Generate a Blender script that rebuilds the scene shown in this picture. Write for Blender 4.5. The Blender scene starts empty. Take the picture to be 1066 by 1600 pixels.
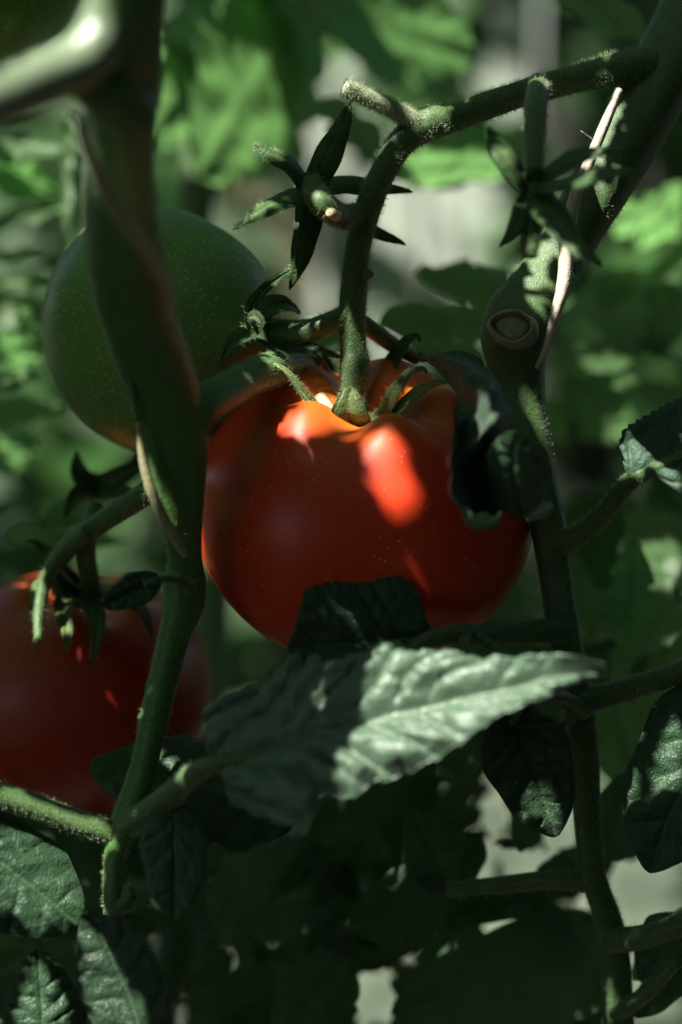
import bpy, math, random
import numpy as np
from mathutils import Vector, Matrix
from mathutils.bvhtree import BVHTree

rng = np.random.default_rng(7)
random.seed(7)
scene = bpy.context.scene
COL = scene.collection

# ------------------------------------------------------------------ camera
D = 0.46                    # focus distance (m)
FPX = 2990.0                # focal length in pixels of the 1066x1600 photograph
PITCH = math.radians(12)
Z0 = 0.55                   # height of the middle of the focal plane above the soil
RIGHT = np.array([1.0, 0, 0])
UP = np.array([0, math.sin(PITCH), math.cos(PITCH)])
FWD = np.array([0, math.cos(PITCH), -math.sin(PITCH)])
CAM = np.array([0, 0, Z0]) - D * FWD
cam_d = bpy.data.cameras.new('camera')
cam = bpy.data.objects.new('camera', cam_d)
COL.objects.link(cam)
cam.location = CAM
cam.rotation_euler = (math.pi / 2 - PITCH, 0, 0)
cam_d.sensor_fit = 'VERTICAL'
cam_d.sensor_height = 36
cam_d.lens = 36 * FPX / 1600
cam_d.clip_start = 0.01
cam_d.clip_end = 200
cam_d.dof.use_dof = True
cam_d.dof.focus_distance = D - 0.008
cam_d.dof.aperture_fstop = 5.2
scene.camera = cam

# ------------------------------------------------------------------ sky and sun
SUN = -0.42 * RIGHT - 0.50 * FWD + 0.74 * UP      # direction towards the sun
SUN /= np.linalg.norm(SUN)
w = bpy.data.worlds.new('World')
scene.world = w
w.use_nodes = True
wn = w.node_tree
sky = wn.nodes.new('ShaderNodeTexSky')
sky.sky_type = 'NISHITA'
sky.sun_disc = False
sky.sun_elevation = math.asin(SUN[2])
sky.sun_rotation = math.atan2(SUN[0], SUN[1])
bgn = wn.nodes['Background']
bgn.inputs['Strength'].default_value = 0.05
wn.links.new(sky.outputs[0], bgn.inputs['Color'])
sd = bpy.data.lights.new('sun', 'SUN')
sd.energy = 5.0
sd.angle = math.radians(0.5)
sd.color = (1.0, 0.95, 0.86)
sun = bpy.data.objects.new('sun', sd)
COL.objects.link(sun)
sun.location = tuple(SUN * 3)
sun.rotation_euler = Vector(SUN).to_track_quat('Z', 'Y').to_euler()

scene.view_settings.view_transform = 'Standard'
scene.view_settings.look = 'None'
scene.view_settings.gamma = 1
scene.view_settings.use_curve_mapping = False
scene.view_settings.exposure = 1.5
scene.render.engine = 'CYCLES'
cy = scene.cycles
cy.use_denoising = True
cy.max_bounces = 8
cy.diffuse_bounces = 4
cy.transmission_bounces = 6
cy.sample_clamp_indirect = 4

# ------------------------------------------------------------------ helpers
def P(px, py, d):
    """photo pixel + distance behind (+) / before (-) the focal plane in mm -> world point"""
    z = D + d * 0.001
    return CAM + FWD * z + RIGHT * ((px - 533) / FPX * z) - UP * ((py - 800) / FPX * z)
def CV(x, y, z):
    """vector right / up / towards the camera -> world"""
    return RIGHT * x + UP * y - FWD * z
def px2m(wpx, d):
    return wpx / FPX * (D + d * 0.001)
def nrm(v):
    v = np.asarray(v, float)
    return v / np.maximum(np.linalg.norm(v, axis=-1, keepdims=True), 1e-12)

def catmull(pts, n):
    pts = np.asarray(pts, float)
    if len(pts) == 2:
        t = np.linspace(0, 1, n)[:, None]
        return pts[0] * (1 - t) + pts[1] * t
    seg = np.linalg.norm(np.diff(pts[:, :3], axis=0), axis=1) ** 0.5 + 1e-6
    k = np.concatenate([[0], np.cumsum(seg)])
    m = np.zeros_like(pts)
    m[1:-1] = (pts[2:] - pts[:-2]) / (k[2:] - k[:-2])[:, None]
    m[0] = (pts[1] - pts[0]) / (k[1] - k[0])
    m[-1] = (pts[-1] - pts[-2]) / (k[-1] - k[-2])
    # even spacing
    tt = np.linspace(0, k[-1], n * 4)
    def ev(t):
        i = np.clip(np.searchsorted(k, t, side='right') - 1, 0, len(k) - 2)
        h = (k[i + 1] - k[i])[:, None]
        s = ((t - k[i])[:, None]) / h
        return ((2 * s**3 - 3 * s**2 + 1) * pts[i] + (s**3 - 2 * s**2 + s) * h * m[i]
                + (-2 * s**3 + 3 * s**2) * pts[i + 1] + (s**3 - s**2) * h * m[i + 1])
    a = ev(tt)
    L = np.concatenate([[0], np.cumsum(np.linalg.norm(np.diff(a[:, :3], axis=0), axis=1))])
    return ev(np.interp(np.linspace(0, L[-1], n), L, tt))

_nw = [(rng.normal(size=3), rng.uniform(0, 6.28)) for _ in range(24)]
def wob(p, freq):
    """cheap smooth noise, about -1..1, features of about 1/freq"""
    p = np.asarray(p)
    s = 0
    for i, (k, ph) in enumerate(_nw[:8]):
        s = s + np.sin(p @ (k * freq * 3.0) + ph)
    return s / 4.0

def mesh_obj(name, verts, faces, mat, parent=None, smooth=True, attr=None, uv=None):
    me = bpy.data.meshes.new(name)
    me.from_pydata([tuple(v) for v in np.asarray(verts).tolist()], [], faces if isinstance(faces, list) else faces.tolist())
    if smooth:
        me.polygons.foreach_set('use_smooth', [True] * len(me.polygons))
    for m in (mat if isinstance(mat, (list, tuple)) else [mat]):
        me.materials.append(m)
    if attr is not None:
        for k, vals in attr.items():
            a = me.attributes.new(k, 'FLOAT', 'POINT')
            a.data.foreach_set('value', np.asarray(vals, np.float32).ravel())
    me.update()
    o = bpy.data.objects.new(name, me)
    COL.objects.link(o)
    if parent is not None:
        adopt(o, parent)
    return o
WORLD = {}
def adopt(o, parent):
    o.parent = parent
    o.matrix_parent_inverse = Matrix.Translation(-Vector(WORLD.get(parent.name, (0, 0, 0))))
def tag(o, label=None, cat=None, group=None, kind=None):
    if label: o['label'] = label
    if cat: o['category'] = cat
    if group: o['group'] = group
    if kind: o['kind'] = kind
    return o
def thing(name, label, cat, loc, group=None):
    o = bpy.data.objects.new(name, None)
    o.empty_display_size = 0.01
    COL.objects.link(o)
    o.location = tuple(loc)
    WORLD[o.name] = tuple(loc)
    return tag(o, label, cat, group)

def grid_faces(nu, nv, closed=False, off=0, flip=False):
    i, j = np.meshgrid(np.arange(nu - 1), np.arange(nv if closed else nv - 1), indexing='ij')
    j2 = (j + 1) % nv
    f = np.stack([i * nv + j, i * nv + j2, (i + 1) * nv + j2, (i + 1) * nv + j], -1).reshape(-1, 4) + off
    return f[:, ::-1] if flip else f

def rot_frames(c):
    t = nrm(np.gradient(c, axis=0))
    n = np.zeros_like(t)
    a = np.array([0, 0, 1.0]) if abs(t[0][2]) < 0.9 else np.array([1.0, 0, 0])
    n[0] = nrm(np.cross(t[0], a))
    for i in range(1, len(c)):
        v = n[i - 1] - t[i] * (n[i - 1] @ t[i])
        n[i] = nrm(v)
    return t, n, np.cross(t, n)

SURF = []        # (points, normals) of stems, for hairs
def tube_geo(pts, ns=18, step=0.0012, ridges=0, ramp=0.0, bump=0.03, twist=0.0, flat=1.0, wpts=False):
    """pts: (px, py, d, width px) or world (x, y, z, radius) with wpts"""
    if wpts:
        w4 = np.array(pts, float)
    else:
        w4 = np.array([list(P(a, b, c)) + [px2m(e, c) / 2] for a, b, c, e in pts])
    L = np.sum(np.linalg.norm(np.diff(w4[:, :3], axis=0), axis=1))
    n = max(6, int(L / step))
    s = catmull(w4, n)
    c, r = s[:, :3], np.maximum(s[:, 3], 1e-5)
    t, a, b = rot_frames(c)
    # rounded ends
    c = np.concatenate([[c[0] - t[0] * r[0] * .28], [c[0] - t[0] * r[0] * .18], c, [c[-1] + t[-1] * r[-1] * .18], [c[-1] + t[-1] * r[-1] * .28]])
    r2 = np.concatenate([[r[0] * .05], [r[0] * .6], r, [r[-1] * .6], [r[-1] * .05]])
    a = np.concatenate([[a[0]] * 2, a, [a[-1]] * 2]); b = np.concatenate([[b[0]] * 2, b, [b[-1]] * 2])
    th = np.linspace(0, 2 * np.pi, ns, endpoint=False)
    u = np.linspace(0, 1, len(c))
    prof = 1 + ramp * np.cos(ridges * (th[None, :] + twist * u[:, None])) if ridges else np.ones((len(c), ns))
    dirv = a[:, None, :] * np.cos(th)[None, :, None] + b[:, None, :] * (np.sin(th) * flat)[None, :, None]
    v = c[:, None, :] + dirv * (r2[:, None] * prof)[:, :, None]
    if bump:
        q = v.reshape(-1, 3)
        nn = wob(q, 70) * 0.6 + wob(q, 260) * 0.4
        v = v + dirv * (r2[:, None] * bump * nn.reshape(len(c), ns))[:, :, None]
    return v, dirv, c, r2
def hairs(v, dirv, dens, length, rad, name, parent, mat, lo=0.0, hi=1.0, lean=0.25):
    """many fine plant hairs standing on a grid surface, one mesh"""
    nu, nv = v.shape[:2]
    A = np.linalg.norm(np.diff(v, axis=0)[:, :, None] if False else np.diff(v, axis=0), axis=2).sum(0).mean() * np.linalg.norm(np.diff(v, axis=1), axis=2).sum(1).mean()
    n = int(min(A * 1e6 * dens, 9000))
    if n < 3: return None
    i = rng.uniform(lo * (nu - 2), hi * (nu - 2), n); j = rng.uniform(0, nv - 1.001, n)
    i0 = i.astype(int); j0 = j.astype(int)
    p = v[i0, j0] + (v[i0 + 1, j0] - v[i0, j0]) * (i - i0)[:, None] + (v[i0, (j0 + 1) % nv] - v[i0, j0]) * (j - j0)[:, None]
    d = nrm(dirv[i0, j0] + rng.normal(size=(n, 3)) * lean)
    le = length * rng.uniform(.35, 1.15, n)
    k = nrm(np.cross(d, rng.normal(size=(n, 3)))); m = np.cross(d, k)
    bend = rng.normal(size=(n, 3)) * 0.15
    vs, fs = [], []
    ang = [0, 2.094, 4.189]
    ring0 = [p + (k * math.cos(x) + m * math.sin(x)) * rad for x in ang]
    mid = p + (d + bend * .4) * (le * .55)[:, None]
    ring1 = [mid + (k * math.cos(x) + m * math.sin(x)) * rad * .6 for x in ang]
    tip = p + (d + bend) * le[:, None]
    allv = np.stack(ring0 + ring1 + [tip], 1).reshape(-1, 3)
    base = np.arange(n)[:, None] * 7
    f = []
    q = [np.array([[x, (x + 1) % 3, 3 + (x + 1) % 3, 3 + x]]) + base for x in range(3)]
    tr = [np.array([[3 + x, 3 + (x + 1) % 3, 6]]) + base for x in range(3)]
    f = [list(r) for a_ in q for r in a_.tolist()] + [list(r) for a_ in tr for r in a_.tolist()]
    o = mesh_obj(name, allv, f, mat, parent)
    return tag(o, kind='stuff')

def tube(name, pts, mat, parent, hair=0.0, hlen=0.0011, hlo=0.0, hhi=1.0, attr=None, **kw):
    v, dv, c, r = tube_geo(pts, **kw)
    nu, nv = v.shape[:2]
    faces = grid_faces(nu, nv, closed=True).tolist()
    faces += [list(range(nv)), list(range((nu - 1) * nv, nu * nv))[::-1]]
    o = mesh_obj(name, v.reshape(-1, 3), faces, mat, parent)
    if hair:
        hairs(v, dv, hair * .8, hlen * 1.25, 0.000042, 'stem_hair', o, M['hair'], hlo, hhi)
    return o

# ------------------------------------------------------------------ materials
M = {}
def new_mat(name):
    m = bpy.data.materials.new(name)
    m.use_nodes = True
    nt = m.node_tree
    b = nt.nodes['Principled BSDF']
    return m, nt, b
def node(nt, t, **kw):
    n = nt.nodes.new(t)
    for k, v in kw.items():
        setattr(n, k, v)
    return n
def noise(nt, scale, detail=3, rough=.55, vec=None):
    n = node(nt, 'ShaderNodeTexNoise')
    n.inputs['Scale'].default_value = scale
    n.inputs['Detail'].default_value = detail
    n.inputs['Roughness'].default_value = rough
    if vec is None:
        vec = node(nt, 'ShaderNodeTexCoord').outputs['Object']
    nt.links.new(vec, n.inputs['Vector'])
    return n
def ramp(nt, src, stops):
    r = node(nt, 'ShaderNodeValToRGB')
    e = r.color_ramp.elements
    while len(e) < len(stops): e.new(0.5)
    for x, (p, c) in zip(e, stops):
        x.position = p
        x.color = (*c, 1) if len(c) == 3 else c
    nt.links.new(src, r.inputs['Fac'])
    return r
def mixc(nt, fac, a, b, mode='MIX'):
    n = node(nt, 'ShaderNodeMix', data_type='RGBA', blend_type=mode)
    for sock, val in ((n.inputs['Factor'], fac), (n.inputs['A'], a), (n.inputs['B'], b)):
        if hasattr(val, 'is_output'): nt.links.new(val, sock)
        elif isinstance(val, (int, float)): sock.default_value = val
        else: sock.default_value = (*val, 1)
    return n.outputs['Result']
def bump(nt, h, strength, dist, prev=None):
    n = node(nt, 'ShaderNodeBump')
    n.inputs['Strength'].default_value = strength
    n.inputs['Distance'].default_value = dist
    nt.links.new(h, n.inputs['Height'])
    if prev is not None: nt.links.new(prev, n.inputs['Normal'])
    return n.outputs['Normal']

def leaf_mat(name, dark, light, vein, trans, tfac=0.32, rough=.46, sheen=.35, spec=.4, fine=1.0, shade=.25):
    sheen *= .5
    m, nt, b = new_mat(name)
    L = nt.links.new
    n1 = noise(nt, 160, 4)
    c = mixc(nt, n1.outputs['Fac'], dark, light)
    at = node(nt, 'ShaderNodeAttribute', attribute_name='vein')
    c = mixc(nt, at.outputs['Fac'], c, vein)
    oi = node(nt, 'ShaderNodeObjectInfo')
    hs = node(nt, 'ShaderNodeHueSaturation')
    mr = node(nt, 'ShaderNodeMapRange')
    mr.inputs['To Min'].default_value = 1 - shade
    mr.inputs['To Max'].default_value = 1 + shade
    L(oi.outputs['Random'], mr.inputs['Value'])
    L(mr.outputs[0], hs.inputs['Value'])
    L(c, hs.inputs['Color'])
    L(hs.outputs[0], b.inputs['Base Color'])
    rn = noise(nt, 900, 2)
    rr = ramp(nt, rn.outputs['Fac'], [(.3, (rough - .1,) * 3), (.7, (rough + .15,) * 3)])
    L(rr.outputs[0], b.inputs['Roughness'])
    b.inputs['Specular IOR Level'].default_value = spec
    b.inputs['Sheen Weight'].default_value = sheen
    b.inputs['Sheen Roughness'].default_value = .45
    b.inputs['Sheen Tint'].default_value = (.88, 1, .9, 1)
    v = node(nt, 'ShaderNodeTexVoronoi')
    v.inputs['Scale'].default_value = 1500
    tc = node(nt, 'ShaderNodeTexCoord')
    L(tc.outputs['Object'], v.inputs['Vector'])
    nb = bump(nt, v.outputs['Distance'], .55 * fine, .00035)
    n3 = noise(nt, 420, 3)
    nb = bump(nt, n3.outputs['Fac'], .6 * fine, .0007, nb)
    L(nb, b.inputs['Normal'])
    t = node(nt, 'ShaderNodeBsdfTranslucent')
    tcol = mixc(nt, at.outputs['Fac'], trans, tuple(x * .7 for x in trans))
    L(tcol, t.inputs['Color'])
    ms = node(nt, 'ShaderNodeMixShader')
    ms.inputs['Fac'].default_value = tfac
    L(b.outputs[0], ms.inputs[1]); L(t.outputs[0], ms.inputs[2])
    L(ms.outputs[0], nt.nodes['Material Output'].inputs['Surface'])
    M[name] = m
leaf_mat('leaf', (.018, .052, .024), (.034, .084, .036), (.050, .105, .050), (.16, .36, .07), .26)
leaf_mat('leaf_under', (.036, .088, .056), (.052, .112, .068), (.13, .18, .10), (.14, .32, .07), .26, rough=.55)
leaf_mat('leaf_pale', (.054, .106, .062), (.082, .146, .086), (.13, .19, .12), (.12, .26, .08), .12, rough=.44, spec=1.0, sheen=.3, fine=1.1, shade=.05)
leaf_mat('leaf_far', (.045, .100, .035), (.075, .150, .050), (.12, .2, .08), (.26, .56, .17), .52, rough=.36, fine=.6)
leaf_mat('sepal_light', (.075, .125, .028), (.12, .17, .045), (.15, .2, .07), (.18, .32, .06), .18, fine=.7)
leaf_mat('leaf_over', (.030, .062, .034), (.055, .100, .050), (.10, .16, .08), (.12, .30, .06), .26)
leaf_mat('sepal', (.024, .066, .018), (.046, .108, .030), (.09, .14, .05), (.16, .30, .05), .15, fine=.7)

def stem_mat(name, a, b_, c_, rough=.5, sheen=.35, sss=0.0):
    m, nt, b = new_mat(name)
    L = nt.links.new
    n1 = noise(nt, 55, 4)
    n2 = noise(nt, 420, 3)
    c = mixc(nt, n1.outputs['Fac'], a, b_)
    r2 = ramp(nt, n2.outputs['Fac'], [(.45, (0, 0, 0)), (.75, (.6, .6, .6))])
    c = mixc(nt, r2.outputs[0], c, c_)
    L(c, b.inputs['Base Color'])
    b.inputs['Roughness'].default_value = rough
    b.inputs['Sheen Weight'].default_value = sheen
    b.inputs['Sheen Tint'].default_value = (.9, 1, .85, 1)
    v = node(nt, 'ShaderNodeTexVoronoi')
    v.inputs['Scale'].default_value = 2600
    tc = node(nt, 'ShaderNodeTexCoord')
    L(tc.outputs['Object'], v.inputs['Vector'])
    nb = bump(nt, v.outputs['Distance'], .5, .0002)
    n3 = noise(nt, 700, 3)
    nb = bump(nt, n3.outputs['Fac'], .5, .0004, nb)
    L(nb, b.inputs['Normal'])
    if sss:
        b.inputs['Subsurface Weight'].default_value = sss
        b.inputs['Subsurface Radius'].default_value = (.4, 1, .2)
        b.inputs['Subsurface Scale'].default_value = .002
    M[name] = m
stem_mat('stem', (.034, .082, .020), (.062, .125, .034), (.09, .16, .06), sheen=.15)
stem_mat('stem_smooth', (.044, .130, .026), (.072, .175, .040), (.08, .14, .04), rough=.38, sheen=.1)
stem_mat('stem_pale', (.20, .25, .14), (.30, .35, .22), (.36, .40, .28), rough=.25, sheen=.4)
stem_mat('stem_gloss', (.13, .185, .105), (.19, .25, .155), (.24, .30, .20), rough=.27, sheen=.2)
M['stem_gloss'].node_tree.nodes['Principled BSDF'].inputs['Specular IOR Level'].default_value = 1.0
stem_mat('stem_dry', (.42, .38, .28), (.58, .54, .43), (.30, .25, .17), rough=.7, sheen=.1)
stem_mat('ridge', (.26, .26, .13), (.36, .34, .19), (.20, .18, .09), rough=.5, sheen=.2)
stem_mat('scar', (.22, .21, .13), (.34, .32, .21), (.09, .08, .04), rough=.75, sheen=.1)
stem_mat('cut', (.52, .44, .26), (.66, .60, .42), (.40, .30, .16), rough=.7, sheen=.1)
m, nt, b = new_mat('hair')
b.inputs['Base Color'].default_value = (.46, .56, .34, 1)
b.inputs['Roughness'].default_value = .35
b.inputs['Transmission Weight'].default_value = .25
M['hair'] = m

def skin_mat(name, base, shoulder, low, speck, speck_amt, rough=.36, sss=.25, coat=.06, spk_scale=700, mask0=.44, dot=.10):
    m, nt, b = new_mat(name)
    L = nt.links.new
    at = node(nt, 'ShaderNodeAttribute', attribute_name='top')
    n1 = noise(nt, 40, 4)
    c = mixc(nt, n1.outputs['Fac'], base, low)
    ad = node(nt, 'ShaderNodeMath', operation='MULTIPLY_ADD')
    n4 = noise(nt, 60, 3)
    L(n4.outputs['Fac'], ad.inputs[0]); ad.inputs[1].default_value = .5
    L(at.outputs['Fac'], ad.inputs[2])
    rr = ramp(nt, ad.outputs[0], [(.55, (0, 0, 0)), (1.0, (1, 1, 1))])
    c = mixc(nt, rr.outputs[0], c, shoulder)
    # pores and specks of the skin
    v = node(nt, 'ShaderNodeTexVoronoi')
    v.inputs['Scale'].default_value = spk_scale
    v.inputs['Randomness'].default_value = 1
    tc = node(nt, 'ShaderNodeTexCoord')
    L(tc.outputs['Object'], v.inputs['Vector'])
    r1 = ramp(nt, v.outputs['Distance'], [(dot, (1, 1, 1)), (dot * 2.2, (0, 0, 0))])
    n5 = noise(nt, 90, 2)
    r5 = ramp(nt, n5.outputs['Fac'], [(mask0, (0, 0, 0)), (mask0 + .2, (1, 1, 1))])
    f = node(nt, 'ShaderNodeMath', operation='MULTIPLY')
    L(r1.outputs[0], f.inputs[0]); L(r5.outputs[0], f.inputs[1])
    f2 = node(nt, 'ShaderNodeMath', operation='MULTIPLY'); f2.inputs[1].default_value = speck_amt
    L(f.outputs[0], f2.inputs[0])
    c = mixc(nt, f2.outputs[0], c, speck)
    L(c, b.inputs['Base Color'])
    rn = noise(nt, 130, 4)
    rq = ramp(nt, rn.outputs['Fac'], [(.3, (rough - .05,) * 3), (.7, (rough + .10,) * 3)])
    L(rq.outputs[0], b.inputs['Roughness'])
    b.inputs['Coat Weight'].default_value = coat
    b.inputs['Specular IOR Level'].default_value = .35
    b.inputs['Coat Roughness'].default_value = .22
    if sss:
        b.inputs['Subsurface Weight'].default_value = sss
        b.inputs['Subsurface Radius'].default_value = (1, .28, .12)
        b.inputs['Subsurface Scale'].default_value = .005
    n6 = noise(nt, 1500, 2)
    nb = bump(nt, n6.outputs['Fac'], .12, .0002)
    nb = bump(nt, f.outputs[0], .35, .00015, nb)
    L(nb, b.inputs['Normal'])
    M[name] = m
skin_mat('skin_red', (.58, .038, .010), (.62, .17, .020), (.64, .056, .012), (.95, .50, .22), .8, sss=.35, mask0=.49)
skin_mat('skin_deep', (.30, .024, .008), (.50, .13, .016), (.36, .036, .009), (.7, .35, .16), .5, sss=.2)  # darker copy of the red skin; the left fruit's shade is in its colour
skin_mat('skin_green', (.19, .31, .095), (.22, .34, .11), (.145, .26, .07), (.44, .58, .26), .9, rough=.38, sss=.3, spk_scale=800, mask0=.27, dot=.13)

# ------------------------------------------------------------------ leaves
def leaf_grid(mid, wl, wr, nvec, nu, nv, veins=6, bul=.0006, mrib=.0007, curl=0.0, fold=0.0, wave=0.0, seed=0, vang=1.0, rough=.0004):
    """mid (nu,3) world midrib, wl / wr half widths in m along it, nvec surface normal guess (3 or nu,3)"""
    t = nrm(np.gradient(mid, axis=0))
    nv_ = np.broadcast_to(np.asarray(nvec, float), mid.shape)
    a = nrm(np.cross(nv_, t))
    n = np.cross(t, a)
    L = np.sum(np.linalg.norm(np.diff(mid, axis=0), axis=1))
    vv = np.linspace(-1, 1, nv)
    vv = np.sign(vv) * np.abs(vv) ** .9
    u = np.linspace(0, 1, nu)
    wd = np.where(vv[None, :] > 0, wl[:, None], wr[:, None])
    s = vv[None, :] * wd                                   # signed offset across
    wm = max(wl.max(), wr.max())
    ph = (u[:, None] * 1.0 - np.abs(s) * vang * .75 / L) * veins + np.where(s > 0, .0, .45) + .22 * np.sin(u[:, None] * 9 + seed) + .16 * np.sin(u[:, None] * 23 + seed * 2 + 3 * s / wm)
    fr = ph - np.round(ph)
    bulge = (np.abs(np.sin(np.pi * ph)) ** .75)
    env = np.clip(np.abs(s) / (.25 * wm), 0, 1) * np.clip((1.02 - np.abs(vv))[None, :] * 5, 0, 1)
    kseg = np.floor(ph) + np.where(s > 0, 0, 17)
    amp = .45 + .75 * np.abs(np.sin(kseg * 12.9898 + seed * 3.1))
    h = bul * bulge * env * amp
    # small netted veins
    h += bul * .35 * np.abs(np.sin(np.pi * (np.abs(s) / L * veins * 2.2 + .7 * np.sin(ph * 3 + seed)))) * env * (bulge > .3)
    h -= mrib * np.exp(-(s / (.05 * wm + 1e-6)) ** 2)
    h += curl * (np.abs(s) / wm) ** 2 * wm + fold * np.abs(s)
    h += wave * wm * (np.abs(vv)[None, :] ** 2) * np.sin(u[:, None] * (7 + seed % 3) * 1.7 + np.where(s > 0, 0, 2.1) + seed)
    p = mid[:, None, :] + a[:, None, :] * s[:, :, None]
    q = p.reshape(-1, 3) + seed * 1.37
    h = h + (rough * (wob(q, 60) + .55 * wob(q, 150) + .3 * wob(q + 3.3, 330))).reshape(nu, nv)
    v = p + n[:, None, :] * h[:, :, None]
    vein = np.exp(-(fr / .07) ** 2) * np.clip(1 - np.abs(vv)[None, :] ** 2, 0, 1) * .55
    vein = np.maximum(vein, np.exp(-(s / (.035 * wm + 1e-6)) ** 2))
    return v, vein, n
def sheet(name, v, vein, mats, parent, thick=0.0):
    nu, nv = v.shape[:2]
    f = grid_faces(nu, nv)
    if not thick:
        return mesh_obj(name, v.reshape(-1, 3), f, mats[0], parent, attr={'vein': vein.ravel()})
    n = nrm(np.cross(np.gradient(v, axis=0), np.gradient(v, axis=1)))
    n = np.nan_to_num(n)
    e = np.ones((nu, nv)); e[:, 0] = e[:, -1] = .25; e[0] = e[-1] = .25
    a = v - n * (thick / 2 * e)[:, :, None]
    b = v + n * (thick / 2 * e)[:, :, None]
    N = nu * nv
    idx = np.arange(N).reshape(nu, nv)
    rim = np.concatenate([idx[0, :], idx[1:, -1], idx[-1, :-1][::-1], idx[1:-1, 0][::-1]])
    r2 = np.roll(rim, -1)
    side = np.stack([rim, r2, r2 + N, rim + N], -1)
    faces = np.concatenate([f[:, ::-1] , f + N, side[:, ::-1]])
    o = mesh_obj(name, np.concatenate([a.reshape(-1, 3), b.reshape(-1, 3)]), faces, mats, parent,
                 attr={'vein': np.concatenate([vein.ravel(), vein.ravel()])})
    if len(mats) > 1:
        k = len(f)
        mi = np.zeros(len(faces), np.int32)
        mi[:k] = 0
        mi[k:] = 1
        o.data.polygons.foreach_set('material_index', mi)
    return o
def prof(nu, kind='ovate', lobes=0, ldepth=.3, teeth=0, tdepth=.08, seed=0, side=0):
    u = np.linspace(0, 1, nu)
    r = np.random.default_rng(seed * 2 + side + 11)
    if kind == 'ovate':
        w_ = u ** .48 * (1 - u) ** .72
    elif kind == 'lance':
        w_ = u ** .6 * (1 - u) ** .95
    elif kind == 'sepal':
        w_ = (u * .9 + .1) ** .35 * (1 - u) ** .8
    elif kind == 'round':
        w_ = u ** .45 * (1 - u) ** .5
    w_ = w_ / w_.max()
    if lobes:
        x = u * lobes + r.uniform(0, .4)
        saw = (x % 1.0)
        w_ = w_ * (1 - ldepth * saw ** 2.0 * np.clip(6 * (1 - u), 0, 1))
    if teeth:
        x = u * teeth + r.uniform(0, 1)
        w_ = w_ * (1 - tdepth * (x % 1.0))
    w_ = w_ * (1 + .05 * np.sin(u * 13 + seed))
    w_[0] = min(w_[0], .06); w_[-1] = 0.004
    return w_
LEAVES = []
def leaf(parent, base, tip, width, facing=(0, .3, 1), bend=0.0, mat=('leaf',), name='leaf', kind='ovate', lobes=0, ldepth=.3, teeth=0, tdepth=.07,
         nu=44, nv=23, thick=0.0, seed=0, sag=None, sidebend=0.0, outl=None, outr=None, widen=True, **kw):
    """base / tip (px, py, d mm), width in px across; facing: normal as right / up / to camera"""
    b0, t0 = P(*base), P(*tip)
    nvec = CV(*facing); nvec = nrm(nvec)
    ax = nrm(t0 - b0)
    acr = nrm(np.cross(nvec, ax))
    nn = np.cross(ax, acr)
    L = np.linalg.norm(t0 - b0)
    u = np.linspace(0, 1, nu)
    mid = b0 + (t0 - b0) * u[:, None] + nn * (bend * L * 4 * u * (1 - u))[:, None] + acr * (sidebend * L * 4 * u * (1 - u))[:, None]
    dm = (base[2] + tip[2]) / 2
    fs = np.linalg.norm(acr - FWD * (acr @ FWD))
    fs = max(fs, .4) if widen else 1
    if outl is not None:
        bp, tp = np.array(base[:2], float), np.array(tip[:2], float)
        ch = tp - bp; Lp = np.linalg.norm(ch); ch = ch / Lp
        nl = np.array([ch[1], -ch[0]])             # image-up side for a leaf that points right
        def tab(pts, sg):
            x = [(np.array(p_) - bp) @ ch / Lp for p_ in pts]
            y = [max(0.0, sg * ((np.array(p_) - bp) @ nl)) for p_ in pts]
            o_ = np.argsort(x)
            x = np.array(x)[o_]; y = np.array(y)[o_]
            x = np.concatenate([[-.002], np.clip(x, 0.0, 1), [1.0]]); y = np.concatenate([[0], y, [0]])
            return np.interp(u, x, y)
        wl = px2m(tab(outl, 1) , dm) / fs + 1e-6
        wr = px2m(tab(outr, -1), dm) / fs + 1e-6
        # fine toothing of the rim
        wl = wl * (1 - .07 * ((u * 17 + .3) % 1.0)); wr = wr * (1 - .07 * ((u * 15 + .6) % 1.0))
    else:
        W = px2m(width, dm) / 2 / fs
        wl = W * prof(nu, kind, lobes, ldepth, teeth, tdepth, seed, 0)
        wr = W * prof(nu, kind, lobes, ldepth, teeth, tdepth, seed, 1)
    v, vein, n = leaf_grid(mid, wl, wr, nvec, nu, nv, seed=seed, **kw)
    o = sheet(name, v, vein, [M[x] for x in mat], parent, thick)
    LEAVES.append(o)
    return o

def sepal(parent, path, wpx, facing=(0, .5, 1), fold=.25, thick=.0006, seed=0, mat=('sepal', 'sepal'), hair=2.0, name='sepal'):
    w3 = np.array([P(*p) for p in path])
    nu, nv = 34, 9
    mid = catmull(w3, nu)
    W = px2m(wpx, np.mean([p[2] for p in path])) / 2
    wl = W * prof(nu, 'sepal', seed=seed); wr = W * prof(nu, 'sepal', seed=seed + 1)
    v, vein, n = leaf_grid(mid, wl, wr, nrm(CV(*facing)), nu, nv, veins=3, bul=.0001, mrib=.0003, fold=fold, seed=seed, rough=.00025)
    o = sheet(name, v, vein, [M[x] for x in mat], parent, thick)
    if hair:
        dv = nrm(np.cross(np.gradient(v, axis=0), np.gradient(v, axis=1))) * np.where(rng.uniform(size=(nu, nv, 1)) > .5, 1, -1)
        edge = np.linspace(-1, 1, nv)[None, :, None] * nrm(np.cross(n, nrm(np.gradient(mid, axis=0))))[:, None, :] * 1.5
        hairs(v, nrm(dv * .7 + edge), hair * 1.3, .0014, .000042, 'sepal_hair', o, M['hair'])
    return o

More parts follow.
